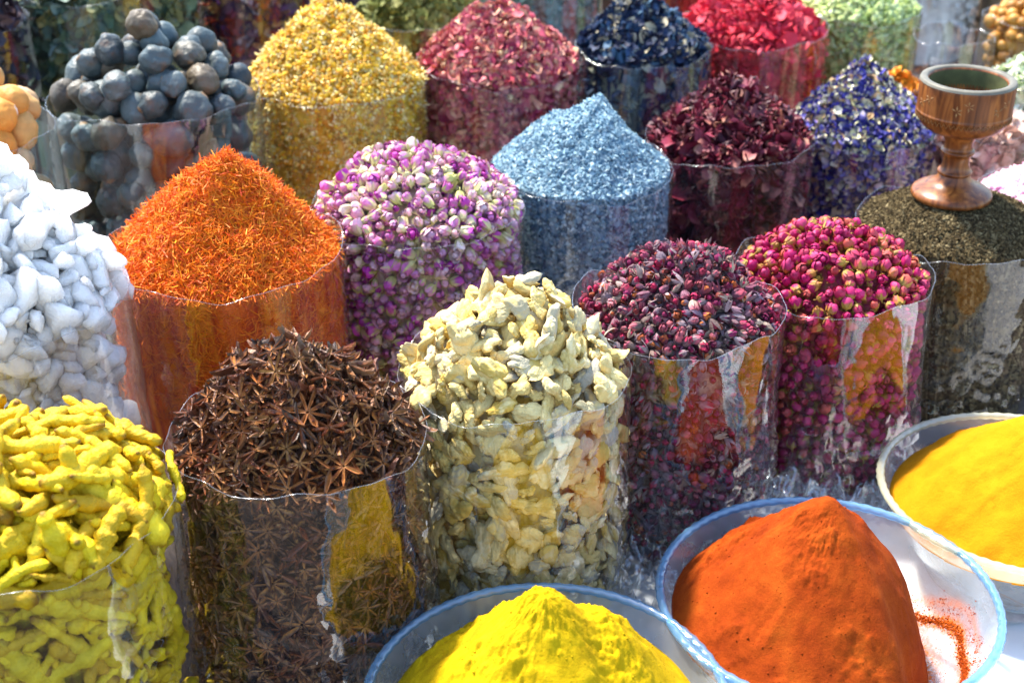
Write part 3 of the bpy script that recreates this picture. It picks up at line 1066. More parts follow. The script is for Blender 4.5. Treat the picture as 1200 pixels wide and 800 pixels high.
b = BAGS['ginger']
m = piece_mat('ginger', [(.62, .47, .15), (.54, .37, .08), (.70, .57, .27), (.46, .33, .10), (.64, .50, .19), (.42, .40, .33), (.58, .46, .22)], tip=[(.74, .62, .33), (.70, .55, .22), (.74, .66, .44)], tip_range=(.35, 1.0), noise=(90, .22), bump=(260, .7), grime=(.30, .19, .035), rough=.85, fibre=1.0, rich=1.15)
fill(b, [ginger_piece(s, 5) for s in range(14)], m, .0235, 320, 330, 'ginger_pile', 'pale dried ginger pieces packed deep inside the bag', 'ginger', tilt=.45, vary=.34, stuff_temps=[ginger_piece(s, 3) for s in range(14)], inset=.009, side_in=.013, dmin=.0165, under=1.0, lift=.1,
     single=('ginger_piece', 'lumpy cream dried ginger piece', 'loose dried ginger pieces', 'ginger'), core_in=.03)

b = BAGS['saffron']
m = piece_mat('safflower', [(.68, .13, .004), (.82, .27, .010), (.52, .06, .003), (.88, .42, .03), (.76, .19, .006), (.86, .34, .014)], noise=(60, .2), bump=None, rough=.6)
fill(b, [thread(s) for s in range(12)], m, .0088, 15000, 8500, 'safflower_heap', 'peaked heap of fine orange safflower threads', 'safflower', tilt=.45, vary=.3, inset=.002, under=.1, core_in=.006, smooth=False)

b = BAGS['alum']
m = piece_mat('alum', [(.92, .91, .88), (.88, .88, .86), (.95, .94, .92)], noise=(60, .10), bump=(260, .9), rough=.25, spec=.5, sss=1.0)
fill(b, [crystal(s) for s in range(10)], m, .0235, 320, 240, 'alum_pile', 'white alum crystals packed deep inside the bag', 'crystal', tilt=.6, vary=.42, inset=.012, side_in=.025, dmin=.0170, under=1.0, smooth=True,
     single=('alum_crystal', 'chunky frosted white alum crystal', 'loose alum crystals', 'crystal'), core_in=.03)

b = BAGS['ylime']
m = piece_mat('yellow_lime', [(.60, .28, .05), (.60, .36, .12), (.52, .36, .18), (.58, .42, .25), (.46, .28, .13)], tip=[(.4, .25, .1)], tip_range=(.4, 1), noise=(40, .4), bump=(120, .6), rough=.6, grime=(.40, .20, .07))
fill(b, [lime(s, .022) for s in range(6)], m, .0265, 80, 70, 'yellow_lime_pile', 'pale dried limes packed deep inside the bag', 'lime', tilt=2, vary=.08, stuff_temps=[lime(s, .022, 3) for s in range(6)], inset=.024, side_in=.028, dmin=.041, under=1.0,
     single=('yellow_lime', 'golden dried lime', 'loose yellow dried limes', 'lime'), core_in=.05)

b = BAGS['blime']
m = piece_mat('dark_lime', [(.08, .115, .125), (.12, .145, .145), (.05, .07, .08), (.15, .12, .08), (.09, .13, .14), (.15, .18, .18)], tip=[(.34, .2, .09), (.25, .17, .1)], tip_range=(.3, .9), noise=(45, .45), bump=(140, .8), rough=.5, grime=(.17, .09, .04), spec=.4)
fill(b, [lime(s + 30, .04) for s in range(10)], m, .0248, 120, 100, 'dark_lime_pile', 'dark dried limes packed deep inside the bag', 'lime', tilt=2, vary=.1, inset=.022, side_in=.03, stuff_temps=[lime(s + 30, .04, 3) for s in range(10)], dmin=.0425, under=1.5, deep_dmin=.042, lift=.1,
     single=('dark_lime', 'wrinkled grey dried lime', 'loose dark dried limes', 'lime'), core_in=.075)

b = BAGS['cham']
m = piece_mat('chamomile', [(.66, .40, .018), (.74, .50, .04), (.42, .24, .02), (.64, .32, .012)], tip=[(.86, .70, .24), (.80, .58, .10), (.90, .80, .46), (.88, .76, .4)], tip_range=(.2, .8), noise=(100, .2), bump=None)
fill(b, [daisy(s) for s in range(8)], m, .0078, 3000, 2000, 'chamomile_heap', 'tall heap of yellow chamomile flower heads', 'chamomile', tilt=1.0, inset=.003, under=.2, core_in=.011,
     single=('chamomile_flower', 'tiny yellow chamomile flower head', 'loose chamomile flowers', 'flower'))

b = BAGS['pink']
m = piece_mat('rose_petal', [(.46, .06, .11), (.62, .22, .22), (.30, .025, .08), (.70, .42, .27), (.52, .11, .17), (.24, .02, .09)], tip=[(.72, .45, .34), (.58, .13, .19), (.76, .60, .36), (.38, .035, .12)], tip_range=(.4, 1), noise=(90, .3), bump=None)
fill(b, [petal(s) for s in range(10)] + [rosebud(3)], m, .0100, 2200, 1600, 'rose_petal_heap', 'heap of dusty pink and cream rose petals', 'petals', tilt=.8, vary=.25, inset=.004, under=.5, core_in=.013,
     single=('rose_petal', 'curled dusty pink rose petal', 'loose pink rose petals', 'petal'))

b = BAGS['purple']
m = piece_mat('purple_rosebud', [(.52, .52, .20), (.64, .60, .34), (.70, .62, .40), (.44, .42, .14)], tip=[(.54, .06, .46), (.72, .34, .56), (.84, .66, .68), (.36, .02, .30), (.80, .52, .62), (.48, .04, .40), (.86, .76, .66), (.72, .36, .56), (.60, .10, .46)], tip_range=(.10, .62), noise=(150, .3), bump=(500, .25), rough=.6)
fill(b, [rosebud(s + 3, fat=.38 + .05 * (s % 3), open_=.10 + .17 * (s % 4), sepal=.9) for s in range(12)], m, .0132, 800, 760, 'purple_rosebud_pile', 'purple and cream rosebuds packed deep inside the bag', 'rosebuds', tilt=1.1, vary=.22, inset=.008, side_in=.011, dmin=.0128, under=.8,
     single=('purple_rosebud', 'purple and cream dried rosebud', 'loose purple rosebuds', 'rosebud'), core_in=.024)

b = BAGS['blue']
m = piece_mat('blue_granule', [(.20, .30, .37), (.33, .45, .50), (.07, .13, .19), (.50, .60, .62), (.25, .37, .43), (.11, .20, .28)], noise=(60, .2), bump=None, rough=.95, spec=.04)
fill(b, [grain(s) for s in range(8)], m, .0030, 14500, 8500, 'blue_granule_heap', 'pointed heap of pale blue granules', 'granules', tilt=1, vary=.5, inset=.0012, under=.3, core_in=.003, smooth=False)

b = BAGS['dblue']
m = piece_mat('blue_flower', [(.012, .03, .08), (.03, .075, .15), (.09, .17, .25), (.02, .02, .05), (.42, .38, .28), (.03, .06, .13), (.02, .035, .09)], tip=[(.06, .13, .24), (.36, .36, .32), (.02, .04, .1), (.05, .09, .18)], tip_range=(.5, 1.1), noise=(90, .35), bump=None, interp='CONSTANT')
fill(b, [petal(s + 20) for s in range(8)] + [calyx(s) for s in range(3)], m, .0112, 1150, 760, 'blue_flower_heap', 'heap of dark blue dried flowers with cream flecks', 'flowers', tilt=.9, vary=.25, inset=.005, under=.5, core_in=.014)

b = BAGS['hib']
m = piece_mat('hibiscus', [(.10, .009, .026), (.24, .022, .055), (.035, .005, .016), (.34, .06, .10), (.13, .013, .03), (.06, .012, .035)], tip=[(.50, .16, .20), (.28, .03, .07), (.56, .32, .22), (.14, .02, .05)], tip_range=(.3, 1.1), noise=(90, .4), bump=(300, .4), rough=.5)
fill(b, [calyx(s + 5) for s in range(10)] + [petal(s + 60) for s in range(4)], m, .0135, 700, 560, 'hibiscus_pile', 'dark maroon hibiscus packed deep inside the bag', 'hibiscus', tilt=1.0, vary=.25, inset=.008, dmin=.0105, under=.8,
     single=('hibiscus_calyx', 'crumpled dark maroon hibiscus calyx', 'loose dark hibiscus', 'hibiscus'), core_in=.022)

b = BAGS['lav']
m = piece_mat('lavender', [(.06, .06, .26), (.66, .62, .42), (.09, .08, .32), (.04, .04, .14), (.30, .27, .46), (.56, .54, .32), (.06, .06, .22), (.60, .42, .24), (.68, .66, .55)], tip=[(.09, .08, .38), (.66, .63, .46), (.04, .035, .22), (.08, .07, .34)], tip_range=(.5, 1.1), noise=(90, .3), bump=None, interp='CONSTANT')
fill(b, [petal(s + 80, .8) for s in range(8)], m, .0082, 2400, 1700, 'lavender_heap', 'heap of blue violet and cream lavender blossoms', 'blossoms', tilt=.9, vary=.25, inset=.003, under=.5, core_in=.010)

b = BAGS['red']
m = piece_mat('red_flower', [(.62, .03, .07), (.72, .07, .11), (.45, .015, .05), (.70, .14, .16), (.55, .05, .12)], tip=[(.75, .12, .16), (.6, .05, .1)], tip_range=(.3, 1.1), noise=(80, .3), bump=None)
fill(b, [calyx(s + 25) for s in range(8)] + [petal(s + 120) for s in range(4)], m, .0155, 520, 420, 'red_flower_heap', 'heap of bright red dried flowers packed in the bag', 'flowers', tilt=1, vary=.25, inset=.008, dmin=.012, under=.8, core_in=.022,
     single=('red_flower', 'crumpled bright red dried flower', 'loose red flowers', 'flower'))

b = BAGS['dark']
m = piece_mat('grey_bud', [(.24, .15, .17), (.40, .31, .32), (.11, .07, .08), (.48, .38, .30), (.26, .20, .25), (.32, .09, .12), (.16, .06, .09), (.34, .21, .24)], tip=[(.50, .06, .14), (.32, .04, .09), (.56, .22, .24), (.28, .05, .14), (.20, .04, .07), (.54, .20, .07)], tip_range=(.35, .7), noise=(260, .5), bump=(700, .5), rough=.8, spec=.12)
fill(b, [dried_bud(s) for s in range(5)] + [rosebud(40 + s, fat=.44, open_=.12 * (s % 4), sepal=1.0) for s in range(8)], m, .0092, 1250, 1000, 'grey_bud_pile', 'small grey and crimson buds packed deep inside the bag', 'buds', tilt=1.4, vary=.2, inset=.006, dmin=.0097, under=.5,
     single=('grey_bud', 'tiny grey and crimson dried bud', 'loose grey and crimson buds', 'bud'), core_in=.018)

b = BAGS['rbud']
m = piece_mat('magenta_rosebud', [(.38, .24, .035), (.44, .32, .08), (.46, .20, .06), (.30, .22, .04)], tip=[(.42, .012, .12), (.52, .03, .18), (.34, .01, .07), (.58, .09, .22), (.46, .018, .15), (.56, .15, .10), (.28, .01, .10)], tip_range=(.05, .42), noise=(150, .3), bump=(450, .25), rough=.55)
fill(b, [rosebud(s + 63, fat=.50 + .05 * (s % 3), open_=.02 + .05 * (s % 3), sepal=.5) for s in range(10)], m, .0108, 880, 900, 'magenta_rosebud_pile', 'magenta rosebuds packed deep inside the bag', 'rosebuds', tilt=1.3, vary=.16, inset=.008, dmin=.0120, under=.9,
     single=('magenta_rosebud', 'plump magenta dried rosebud', 'loose magenta rosebuds', 'rosebud'), core_in=.024)

b = BAGS['pepper']
m = piece_mat('ground_leaf', [(.075, .058, .034), (.12, .092, .05), (.05, .04, .027), (.20, .16, .09), (.10, .075, .04), (.30, .25, .15)], noise=(60, .2), bump=None, rough=.95, spec=.04)
fill(b, [grain(s + 20, 1.9) for s in range(8)], m, .0023, 13500, 7000, 'ground_leaf_heap', 'low mound of dark ground leaves under the goblet', 'ground leaves', tilt=1, vary=.35, inset=.001, under=.1, core_in=.0025, smooth=False)

b = BAGS['card']
m = piece_mat('cardamom', [(.42, .52, .18), (.56, .64, .32), (.34, .42, .12), (.66, .72, .46)], noise=(90, .25), bump=None)
fill(b, [grain(s + 40, 1.9) for s in range(6)] + [petal(s + 150) for s in range(4)], m, .0072, 2200, 1800, 'cardamom_heap', 'heap of pale green cardamom pods', 'cardamom', tilt=1, inset=.004, under=.5, core_in=.011)

def herb_fill(key, cols, name, label, size=.016, n=900, tip=None, cat='herbs', temps=None):
    m = piece_mat(name, cols, tip=tip, tip_range=(.3, 1), noise=(70, .35), bump=None)
    tm = temps or ([petal(s + 200, 1.0) for s in range(6)] + [thread(s + 40, 4, .06) for s in range(4)])
    return fill(BAGS[key], tm, m, size, n, n, name + '_heap', label, cat, tilt=.8, vary=.3, inset=size * .3, under=.6, core_in=size * 1.1)


herb_fill('herb', [(.16, .22, .12), (.10, .16, .12), (.26, .30, .16), (.36, .32, .14), (.20, .30, .30)], 'green_herb', 'tangle of dull green dried herbs in the large bluish bag', .017, 1300)
herb_fill('multi', [(.05, .03, .08), (.16, .05, .18), (.08, .05, .06), (.45, .10, .03), (.10, .04, .12), (.50, .34, .10), (.5, .45, .45)], 'mixed_flower', 'mixed purple, orange and white dried flowers', .017, 420, cat='flowers', temps=[calyx(s + 70) for s in range(4)] + [petal(s + 230) for s in range(5)])
herb_fill('olive', [(.22, .24, .06), (.30, .30, .10), (.16, .18, .05), (.38, .36, .14)], 'olive_herb', 'heap of olive green herb sprigs', .014, 1100, temps=[thread(s + 60, 4, .07) for s in range(5)] + [petal(s + 260) for s in range(3)])
herb_fill('teal', [(.40, .50, .42), (.30, .42, .38), (.52, .58, .48)], 'grey_green_leaf', 'pale grey green leaf crumbs in the bag', .009, 1000)
herb_fill('rust', [(.34, .05, .02), (.42, .08, .03), (.28, .04, .015)], 'rust_red_flake', 'rust red flakes in the bag', .008, 700, cat='flakes')
herb_fill('flake', [(.72, .74, .58), (.60, .66, .40), (.80, .80, .70), (.40, .50, .22)], 'white_flake', 'white and green flakes beside the goblet', .009, 700, cat='flakes')
herb_fill('pinkg', [(.78, .55, .62), (.82, .72, .74), (.66, .22, .42), (.85, .8, .8)], 'pink_granule', 'pink and white granules beside the goblet foot', .0055, 2600, cat='granules', temps=[grain(s + 70) for s in range(5)])
herb_fill('pale', [(.70, .52, .42), (.76, .60, .52), (.62, .40, .30)], 'pale_bark', 'pale pink bark strips in the bag', .02, 300, cat='bark', temps=[petal(s + 300, .4) for s in range(6)])
herb_fill('pouch', [(.7, .7, .7), (.8, .78, .76), (.6, .5, .45)], 'paper_scrap', 'crumpled white paper scraps in the clear bag', .02, 160, cat='paper', temps=[petal(s + 330, .8) for s in range(4)])
herb_fill('peel', [(.72, .30, .03), (.78, .42, .06), (.62, .20, .02)], 'orange_peel', 'orange dried peel in the small bag', .012, 220, cat='peel', temps=[petal(s + 340, .8) for s in range(4)])
herb_fill('indigo', [(.05, .07, .10), (.10, .06, .08), (.16, .10, .09), (.04, .05, .08)], 'indigo_leaf', 'dark blue brown leaves in the bag', .014, 400)
for k_, (n_, c_) in enumerate((('moss_leaf', (.12, .16, .07)), ('plum_leaf', (.10, .04, .10)), ('sage_leaf', (.34, .40, .30)), ('brown_leaf', (.22, .11, .06)), ('straw_leaf', (.55, .52, .28)), ('white_leaf', (.70, .70, .66)), ('tan_leaf', (.46, .32, .18)))):
    herb_fill('back%d' % k_, [tuple(v * f for v in c_) for f in (.6, 1.0, .8, 1.25)], n_, n_.replace('_', ' ') + ' flakes filling a bag in the rearmost row', .014, 170)
b = BAGS['nuts']
m = piece_mat('nut', [(.46, .24, .05), (.56, .32, .08), (.36, .18, .04)], noise=(60, .25), bump=(150, .3), rough=.45)
fill(b, [lime(s + 70, .02, 3) for s in range(4)], m, .0125, 120, 110, 'nut_pile', 'brown nuts packed deep inside the bag', 'nuts', tilt=2, inset=.012, dmin=.019, under=.7, core_in=.022,
     single=('brown_nut', 'round brown nut', 'loose brown nuts', 'nut'))

# ------------------------------------------------------------------ bowls of powder
def powder_bowl(cx, cy, hw, zrim, label, rim_mat, heap_name, heap_label, cols, apex, shape, seed, clumps, deep=.10):
    p, dep = at(cx, cy, zrim)
    R = hw / FPX * dep
    c = np.array([p[0], p[1], 0.0])
    root = empty('plastic_bowl', tuple(c))
    tag(root, label, 'bowl', 'clear plastic bowls of powder')
    z0 = zrim - deep
    prof = [(.001, z0), (.62 * R, z0), (.70 * R, z0 + .006), (.80 * R, z0 + .3 * deep), (.92 * R, z0 + .72 * deep), (.985 * R, zrim)]
    q = np.array(prof)
    s = np.linspace(0, len(q) - 1, 40)
    prof = np.stack([np.interp(s, range(len(q)), q[:, 0]), np.interp(s, range(len(q)), q[:, 1])], 1)
    V, Q = lathe(prof, 128)
    obj('body', mesh_from('bowl_body', V, Q), M_BOWL, root)
    # rope-twisted rim
    n, k = 600, 8
    th = np.linspace(0, 2 * math.pi, n, endpoint=False); ph = np.linspace(0, 2 * math.pi, k, endpoint=False)
    TH, PH = np.meshgrid(th, ph, indexing='ij')
    tr = .0050 * (1 + .10 * np.sin(72 * TH + 2 * PH) + .05 * np.sin(7 * TH))
    V = np.stack([(R + tr * np.cos(PH)) * np.cos(TH), (R + tr * np.cos(PH)) * np.sin(TH), zrim + .9 * tr * np.sin(PH)], -1).reshape(-1, 3)
    qd = grid_quads(n, k); i = np.arange(k); i2 = (i + 1) % k
    qd = np.concatenate([qd, np.stack([(n - 1) * k + i, (n - 1) * k + i2, i2, i], -1)])
    obj('rim', mesh_from('bowl_rim', V, qd), rim_mat, root)
    # foot ring under the bowl
    V, Q = lathe([(.60 * R, 0.0), (.62 * R, 0.0), (.62 * R, z0 - .001), (.60 * R, z0 - .001), (.60 * R, 0.0)], 96)
    obj('foot', mesh_from('bowl_foot', V, Q), M_BOWL, root)
    # powder
    nr, nt_ = 130, 300
    u = np.linspace(0.0005, 1, nr); th = np.linspace(0, 2 * math.pi, nt_, endpoint=False)
    U, TH = np.meshgrid(u, th, indexing='ij')
    ax, ay, ah = apex
    rb = .93 * R
    X = rb * U * np.cos(TH); Y = rb * U * np.sin(TH)
    Z = shape(X / R, Y / R)
    P = np.stack([X, Y, X * 0], -1)
    soft = np.clip((1 - U) * 6, .15, 1)
    big = .013 * fbm(X, Y, 14, seed, 4)
    patch = np.clip(.55 + 2.2 * fbm(X, Y, 16, seed + 20, 3), .08, 1.5)
    lum = fbm(X, Y, 150, seed + 40, 4, .62)
    crust = np.clip(fbm(X, Y, 60, seed + 60, 3), 0, 1)
    Z = Z + (big + clumps * patch * (.0042 * lum + .010 * crust)) * soft
    bz = np.interp(U * rb, prof[:, 0], prof[:, 1])
    V = np.stack([X, Y, Z], -1).reshape(-1, 3)
    pm = powder_mat(heap_name, cols)
    quads = grid_quads(nr, nt_)
    above = (Z > bz - .0015).ravel()
    quads = quads[above[quads].any(axis=1)]                 # no powder under the bare floor of the bowl
    used = np.unique(quads); remap = np.zeros(len(V), int); remap[used] = np.arange(len(used))
    ho = obj(heap_name, mesh_from(heap_name, V[used], remap[quads]), pm, None, tuple(c))
    tag(ho, heap_label, 'powder', kind='stuff')
    # loose crumbs on the slopes
    r = np.random.default_rng(seed)
    cnt = 1200
    ii = r.integers(10, nr - 2, cnt * 2); jj = r.integers(0, nt_, cnt * 2)
    keep = (r.random(cnt * 2) < ii / nr) & (Z[ii, jj] > bz[ii, jj] + .0005)
    ii, jj = ii[keep][:cnt], jj[keep][:cnt]
    PP = np.stack([X[ii, jj], Y[ii, jj], Z[ii, jj]], -1)
    S = .0007 * np.exp(r.normal(0, .45, len(PP))) * clumps
    RR = frames(np.tile([0, 0, 1.0], (len(PP), 1)), 1.0, r)
    tm = [grain(s, 1.1) for s in range(5)]
    me = joined('crumbs', tm, r.integers(0, 5, len(PP)), PP, RR, S, r.random(len(PP)), True)
    obj('crumbs', me, pm, ho)
    return c, R, prof, ho


def cone_shape(ax, ay, top, base, k=1.0, e=.1, extra=None):
    def f(x, y):
        d = np.hypot(x - ax, y - ay)
        edge = 1.0
        v = (math.sqrt(1 + e * e) - np.sqrt((d * k) ** 2 + e * e)) / (math.sqrt(1 + e * e) - e)
        z = base + (top - base) * v
        if extra is not None: z = z + extra(x, y, d)
        return z
    return f


def curry_extra(x, y, d):
    knob = .016 * np.exp(-((x + .02) ** 2 + (y - .02) ** 2) / .018)
    gully = -.012 * np.exp(-((x - .30 - .35 * (-.1 - y)) / .10) ** 2) * (d < .8)
    shoulder = .012 * np.exp(-((x - .42) ** 2 + (y - .08) ** 2) / .05)
    return knob + gully + shoulder


def paprika_extra(x, y, d):
    # a hollow scooped out on the right leaves a sharp ridge from the tip down to the front right
    ang = np.arctan2(y - .02, x)
    s1 = 1 / (1 + np.exp(-(ang + .95) * 16)); s2 = 1 / (1 + np.exp((ang - .70) * 6))
    r1 = 1 / (1 + np.exp(-(d - .66) * 14))
    return -.13 * s1 * s2 * r1 - .008 * s1 * s2 * np.clip(d * 3, 0, 1)


powder_bowl(640, 818, 212, .12, 'clear plastic bowl with blue twisted rim holding yellow curry powder', M_BOWL_RIM, 'curry_powder', 'heaped bright yellow curry powder with a rounded knob on top',
            [(.32, .18, .002), (.45, .285, .003), (.52, .355, .006)], (0, 0, 0), cone_shape(.0, .08, .236, .068, 1.02, .16, curry_extra), 41, 1.0)
c2, R2, prof2, paprika = powder_bowl(970, 697, 196, .12, 'clear plastic bowl with blue twisted rim holding orange red paprika', M_BOWL_RIM, 'paprika_powder', 'heaped orange red paprika with a sharp ridge and scooped side',
            [(.15, .018, .002), (.25, .036, .003), (.35, .068, .006)], (0, 0, 0), cone_shape(-.05, .05, .240, .066, 1.0, .07, paprika_extra), 57, .95)
powder_bowl(1203, 573, 167, .12, 'clear plastic bowl with cream twisted rim holding amber turmeric powder', M_BOWL_RIM_CREAM, 'turmeric_powder', 'smooth heaped amber turmeric powder',
            [(.37, .14, .002), (.45, .185, .003), (.49, .215, .005)], (0, 0, 0), cone_shape(.08, .02, .208, .088, 1.0, .3), 73, .12)

# smear of paprika left on the bare wall of its bowl
r = np.random.default_rng(3)
cnt = 3000
a = r.uniform(-.85, .66, cnt)
rr = R2 * (.835 - .16 * np.clip(a, 0, 1) + .012 * np.sin(a * 9)) + r.normal(0, .0016, cnt)
two = r.random(cnt) < .16
rr = np.where(two, rr + .010 + .004 * np.sin(a * 22) + r.normal(0, .002, cnt), rr)
zz = np.interp(rr, prof2[:, 0], prof2[:, 1]) + .0004
PP = np.stack([rr * np.cos(a), rr * np.sin(a), zz], -1)
S = np.where(two, .0006, .0009) * np.exp(r.normal(0, .4, cnt))
nd = 1500
ad = r.uniform(-.95, .62, nd); rd = R2 * (.60 + np.abs(r.normal(0, .10, nd)))
ok = rd < .9 * R2
PP = np.concatenate([PP, np.stack([rd * np.cos(ad), rd * np.sin(ad), np.interp(rd, prof2[:, 0], prof2[:, 1]) + .0002], -1)[ok]])
S = np.concatenate([S, (.0003 * np.exp(r.normal(0, .5, nd)))[ok]])
cnt = len(PP)
me = joined('smear', [grain(s, 1.3) for s in range(5)], r.integers(0, 5, cnt), PP, frames(np.tile([0, 0, 1.0], (cnt, 1)), .4, r), S, r.random(cnt), True)
obj('smear', me, bpy.data.materials['paprika_powder'], paprika)


def dust_mat():
    m, nt, b_ = nodes_of('paprika_dust')
    out = nt.nodes['Material Output']
    at_ = N(nt, 'ShaderNodeAttribute', attribute_name='t')
    tc = N(nt, 'ShaderNodeTexCoord')
    n1 = N(nt, 'ShaderNodeTexNoise'); n1.inputs['Scale'].default_value = 220; n1.inputs['Detail'].default_value = 6; n1.inputs['Roughness'].default_value = .7
    L(nt, tc.outputs['Object'], n1.inputs['Vector'])
    fac = math_node(nt, 'MULTIPLY', at_.outputs['Fac'], math_node(nt, 'ADD', math_node(nt, 'MULTIPLY', n1.outputs['Fac'], 2.4), -.45, clamp=True), clamp=True)
    b_.inputs['Base Color'].default_value = (.50, .12, .012, 1); b_.inputs['Roughness'].default_value = .95; b_.inputs['Specular IOR Level'].default_value = .05
    tr = N(nt, 'ShaderNodeBsdfTransparent'); mx = N(nt, 'ShaderNodeMixShader')
    L(nt, fac, mx.inputs[0]); L(nt, tr.outputs[0], mx.inputs[1]); L(nt, b_.outputs[0], mx.inputs[2]); L(nt, mx.outputs[0], out.inputs[0])
    return m


A_, Rr_ = np.meshgrid(np.linspace(-1.25, 1.15, 120), np.linspace(.50, .93, 60))
arc = .835 - .16 * np.clip(A_, 0, 1) + .012 * np.sin(A_ * 9)
cover = 1.3 * np.exp(-np.clip(Rr_ - .64, 0, 1) / .09) + 1.0 * np.exp(-((Rr_ - arc) / .032) ** 2) + .45 * np.exp(-((Rr_ - arc - .07) / .018) ** 2)
cover = cover * np.clip((A_ + 1.25) * 5, 0, 1) * np.clip((1.15 - A_) * 4, 0, 1) * np.clip((.93 - Rr_) * 30, 0, 1)
zz = np.interp(Rr_ * R2, prof2[:, 0], prof2[:, 1]) + .0007
V = np.stack([Rr_ * R2 * np.cos(A_), Rr_ * R2 * np.sin(A_), zz], -1).reshape(-1, 3)
obj('dust', mesh_from('dust', V, grid_quads(60, 120, wrap=False), True, {'t': np.clip(cover, 0, 1).ravel()}), dust_mat(), paprika)


# ------------------------------------------------------------------ wooden goblet on the dark mound
def wood_mat():
    m, nt, b = nodes_of('turned_wood')
    tc = N(nt, 'ShaderNodeTexCoord')
    mp = N(nt, 'ShaderNodeMapping'); mp.inputs['Scale'].default_value = (1, 1, .18)
    L(nt, tc.outputs['Object'], mp.inputs['Vector'])
    n1 = N(nt, 'ShaderNodeTexNoise'); n1.inputs['Scale'].default_value = 70; n1.inputs['Detail'].default_value = 6; n1.inputs['Distortion'].default_value = 1.2
    L(nt, mp.outputs[0], n1.inputs['Vector'])
    c = ramp(nt, [(.3, (.05, .013, .003)), (.5, (.15, .045, .009)), (.7, (.27, .095, .02))]); L(nt, n1.outputs['Fac'], c.inputs[0])
    L(nt, c.outputs[0], b.inputs['Base Color'])
    b.inputs['Roughness'].default_value = .38
    b.inputs['Specular IOR Level'].default_value = .3
    b.inputs['Coat Weight'].default_value = .08
    b.inputs['Coat Roughness'].default_value = .2
    bp = N(nt, 'ShaderNodeBump'); bp.inputs['Strength'].default_value = .15; bp.inputs['Distance'].default_value = .001
    L(nt, n1.outputs['Fac'], bp.inputs['Height']); L(nt, bp.outputs[0], b.inputs['Normal'])
    return m


def plain_mat(name, col, rough=.5, spec=.3):
    m, nt, b = nodes_of(name)
    tc = N(nt, 'ShaderNodeTexCoord')
    n1 = N(nt, 'ShaderNodeTexNoise'); n1.inputs['Scale'].default_value = 60; n1.inputs['Detail'].default_value = 5
    L(nt, tc.outputs['Object'], n1.inputs['Vector'])
    c = ramp(nt, [(.3, tuple(x * .75 for x in col)), (.7, tuple(min(1, x * 1.15) for x in col))]); L(nt, n1.outputs['Fac'], c.inputs[0])
    L(nt, c.outputs[0], b.inputs['Base Color'])
    b.inputs['Roughness'].default_value = rough; b.inputs['Specular IOR Level'].default_value = spec
    return m


M_WOOD = wood_mat()
pb = BAGS['pepper']
gz = pb.zr - pb.drop + pb.h * .86
g = empty('wooden_goblet', (pb.c[0] - .012, pb.c[1] + .004, gz))
g.scale = (.9, .9, .86)
tag(g, 'turned brown wooden goblet with carved cup standing on the dark mound', 'goblet')


def smooth_prof(pts, n=6):
    q = np.array(pts); out = []
    for i in range(len(q) - 1):
        for s in np.linspace(0, 1, n, endpoint=False): out.append(q[i] * (1 - s) + q[i + 1] * s)
    out.append(q[-1]); out = np.array(out)
    for _ in range(3): out[1:-1] = .25 * out[:-2] + .5 * out[1:-1] + .25 * out[2:]
    return out


parts = {
    'foot': [(.001, 0), (.060, 0), (.0645, .006), (.063, .014), (.052, .021), (.036, .027), (.028, .034), (.024, .044)],
    'stem': [(.0242, .0435), (.027, .046), (.0275, .050), (.0225, .054), (.0205, .066), (.021, .078), (.0262, .081), (.0268, .086), (.0218, .089), (.022, .100), (.026, .110), (.0305, .1165)],
    'cup': [(.030, .116), (.050, .121), (.064, .131), (.0715, .146), (.0725, .152), (.0735, .1525), (.0735, .156), (.0725, .1565), (.0735, .200), (.0725, .206), (.069, .208), (.061, .2075), (.0585, .202), (.056, .165), (.045, .146), (.02, .138), (.001, .137)],
}
for nm, pr in parts.items():
    V, Q = lathe(smooth_prof(pr, 4), 72)
    obj(nm, mesh_from('goblet_' + nm, V, Q), M_WOOD, g)
V, Q = lathe(smooth_prof([(.0738, .2045), (.0720, .2088), (.0668, .2098), (.0622, .2088), (.0600, .2045)], 5), 96)
obj('rim_band', mesh_from('goblet_rim_band', V, Q), plain_mat('worn_rim', (.13, .12, .09), .5), g)
V, Q = lathe(smooth_prof([(.0588, .2035), (.0563, .166), (.0448, .1468), (.02, .1388), (.001, .1378)]), 96)
V[:, :2] *= .993
obj('lining', mesh_from('goblet_lining', V, Q), plain_mat('dusty_green_lining', (.075, .08, .028), .7), g)
M_CARVE = plain_mat('carved_gilding', (.22, .11, .035), .45)
for row in range(2):                                        # carved leaves and zigzag round the cup
    for k in range(14):
        a = k * 2 * math.pi / 14 + row * .22
        zc = .184 - row * .010
        for d in range(6):
            tvv = np.array([(-.0016, 0, 0), (0, -.0042, 0), (.0016, 0, 0), (0, .0042, 0), (0, 0, .0009)])
            ro = d * math.pi / 3
            x = tvv[:, 0] * math.cos(ro) - (tvv[:, 1] + .0056) * math.sin(ro); z = tvv[:, 0] * math.sin(ro) + (tvv[:, 1] + .0056) * math.cos(ro)
            rad = .0731 + tvv[:, 2]; aa = a + x / .0735
            Vc = np.stack([rad * np.cos(aa), rad * np.sin(aa), zc + z], -1)
            if (k * 7 + d * 5 + row * 3) % 4 and (k + row) % 2 == 0:
                obj('carved_leaf', mesh_from('carved_leaf', Vc, tri([(0, 1, 4), (1, 2, 4), (2, 3, 4), (3, 0, 4)]), False), M_CARVE, g)
zzp = []
for k in range(121):
    a = k * 2 * math.pi / 120
    zz_ = .1475 + .0035 * (1 if k % 2 else -1)
    zzp.append(((.0726 + .0004) * math.cos(a), (.0726 + .0004) * math.sin(a), zz_))
v, f = tube(zzp, [.0008] * len(zzp), 4, cap=False)
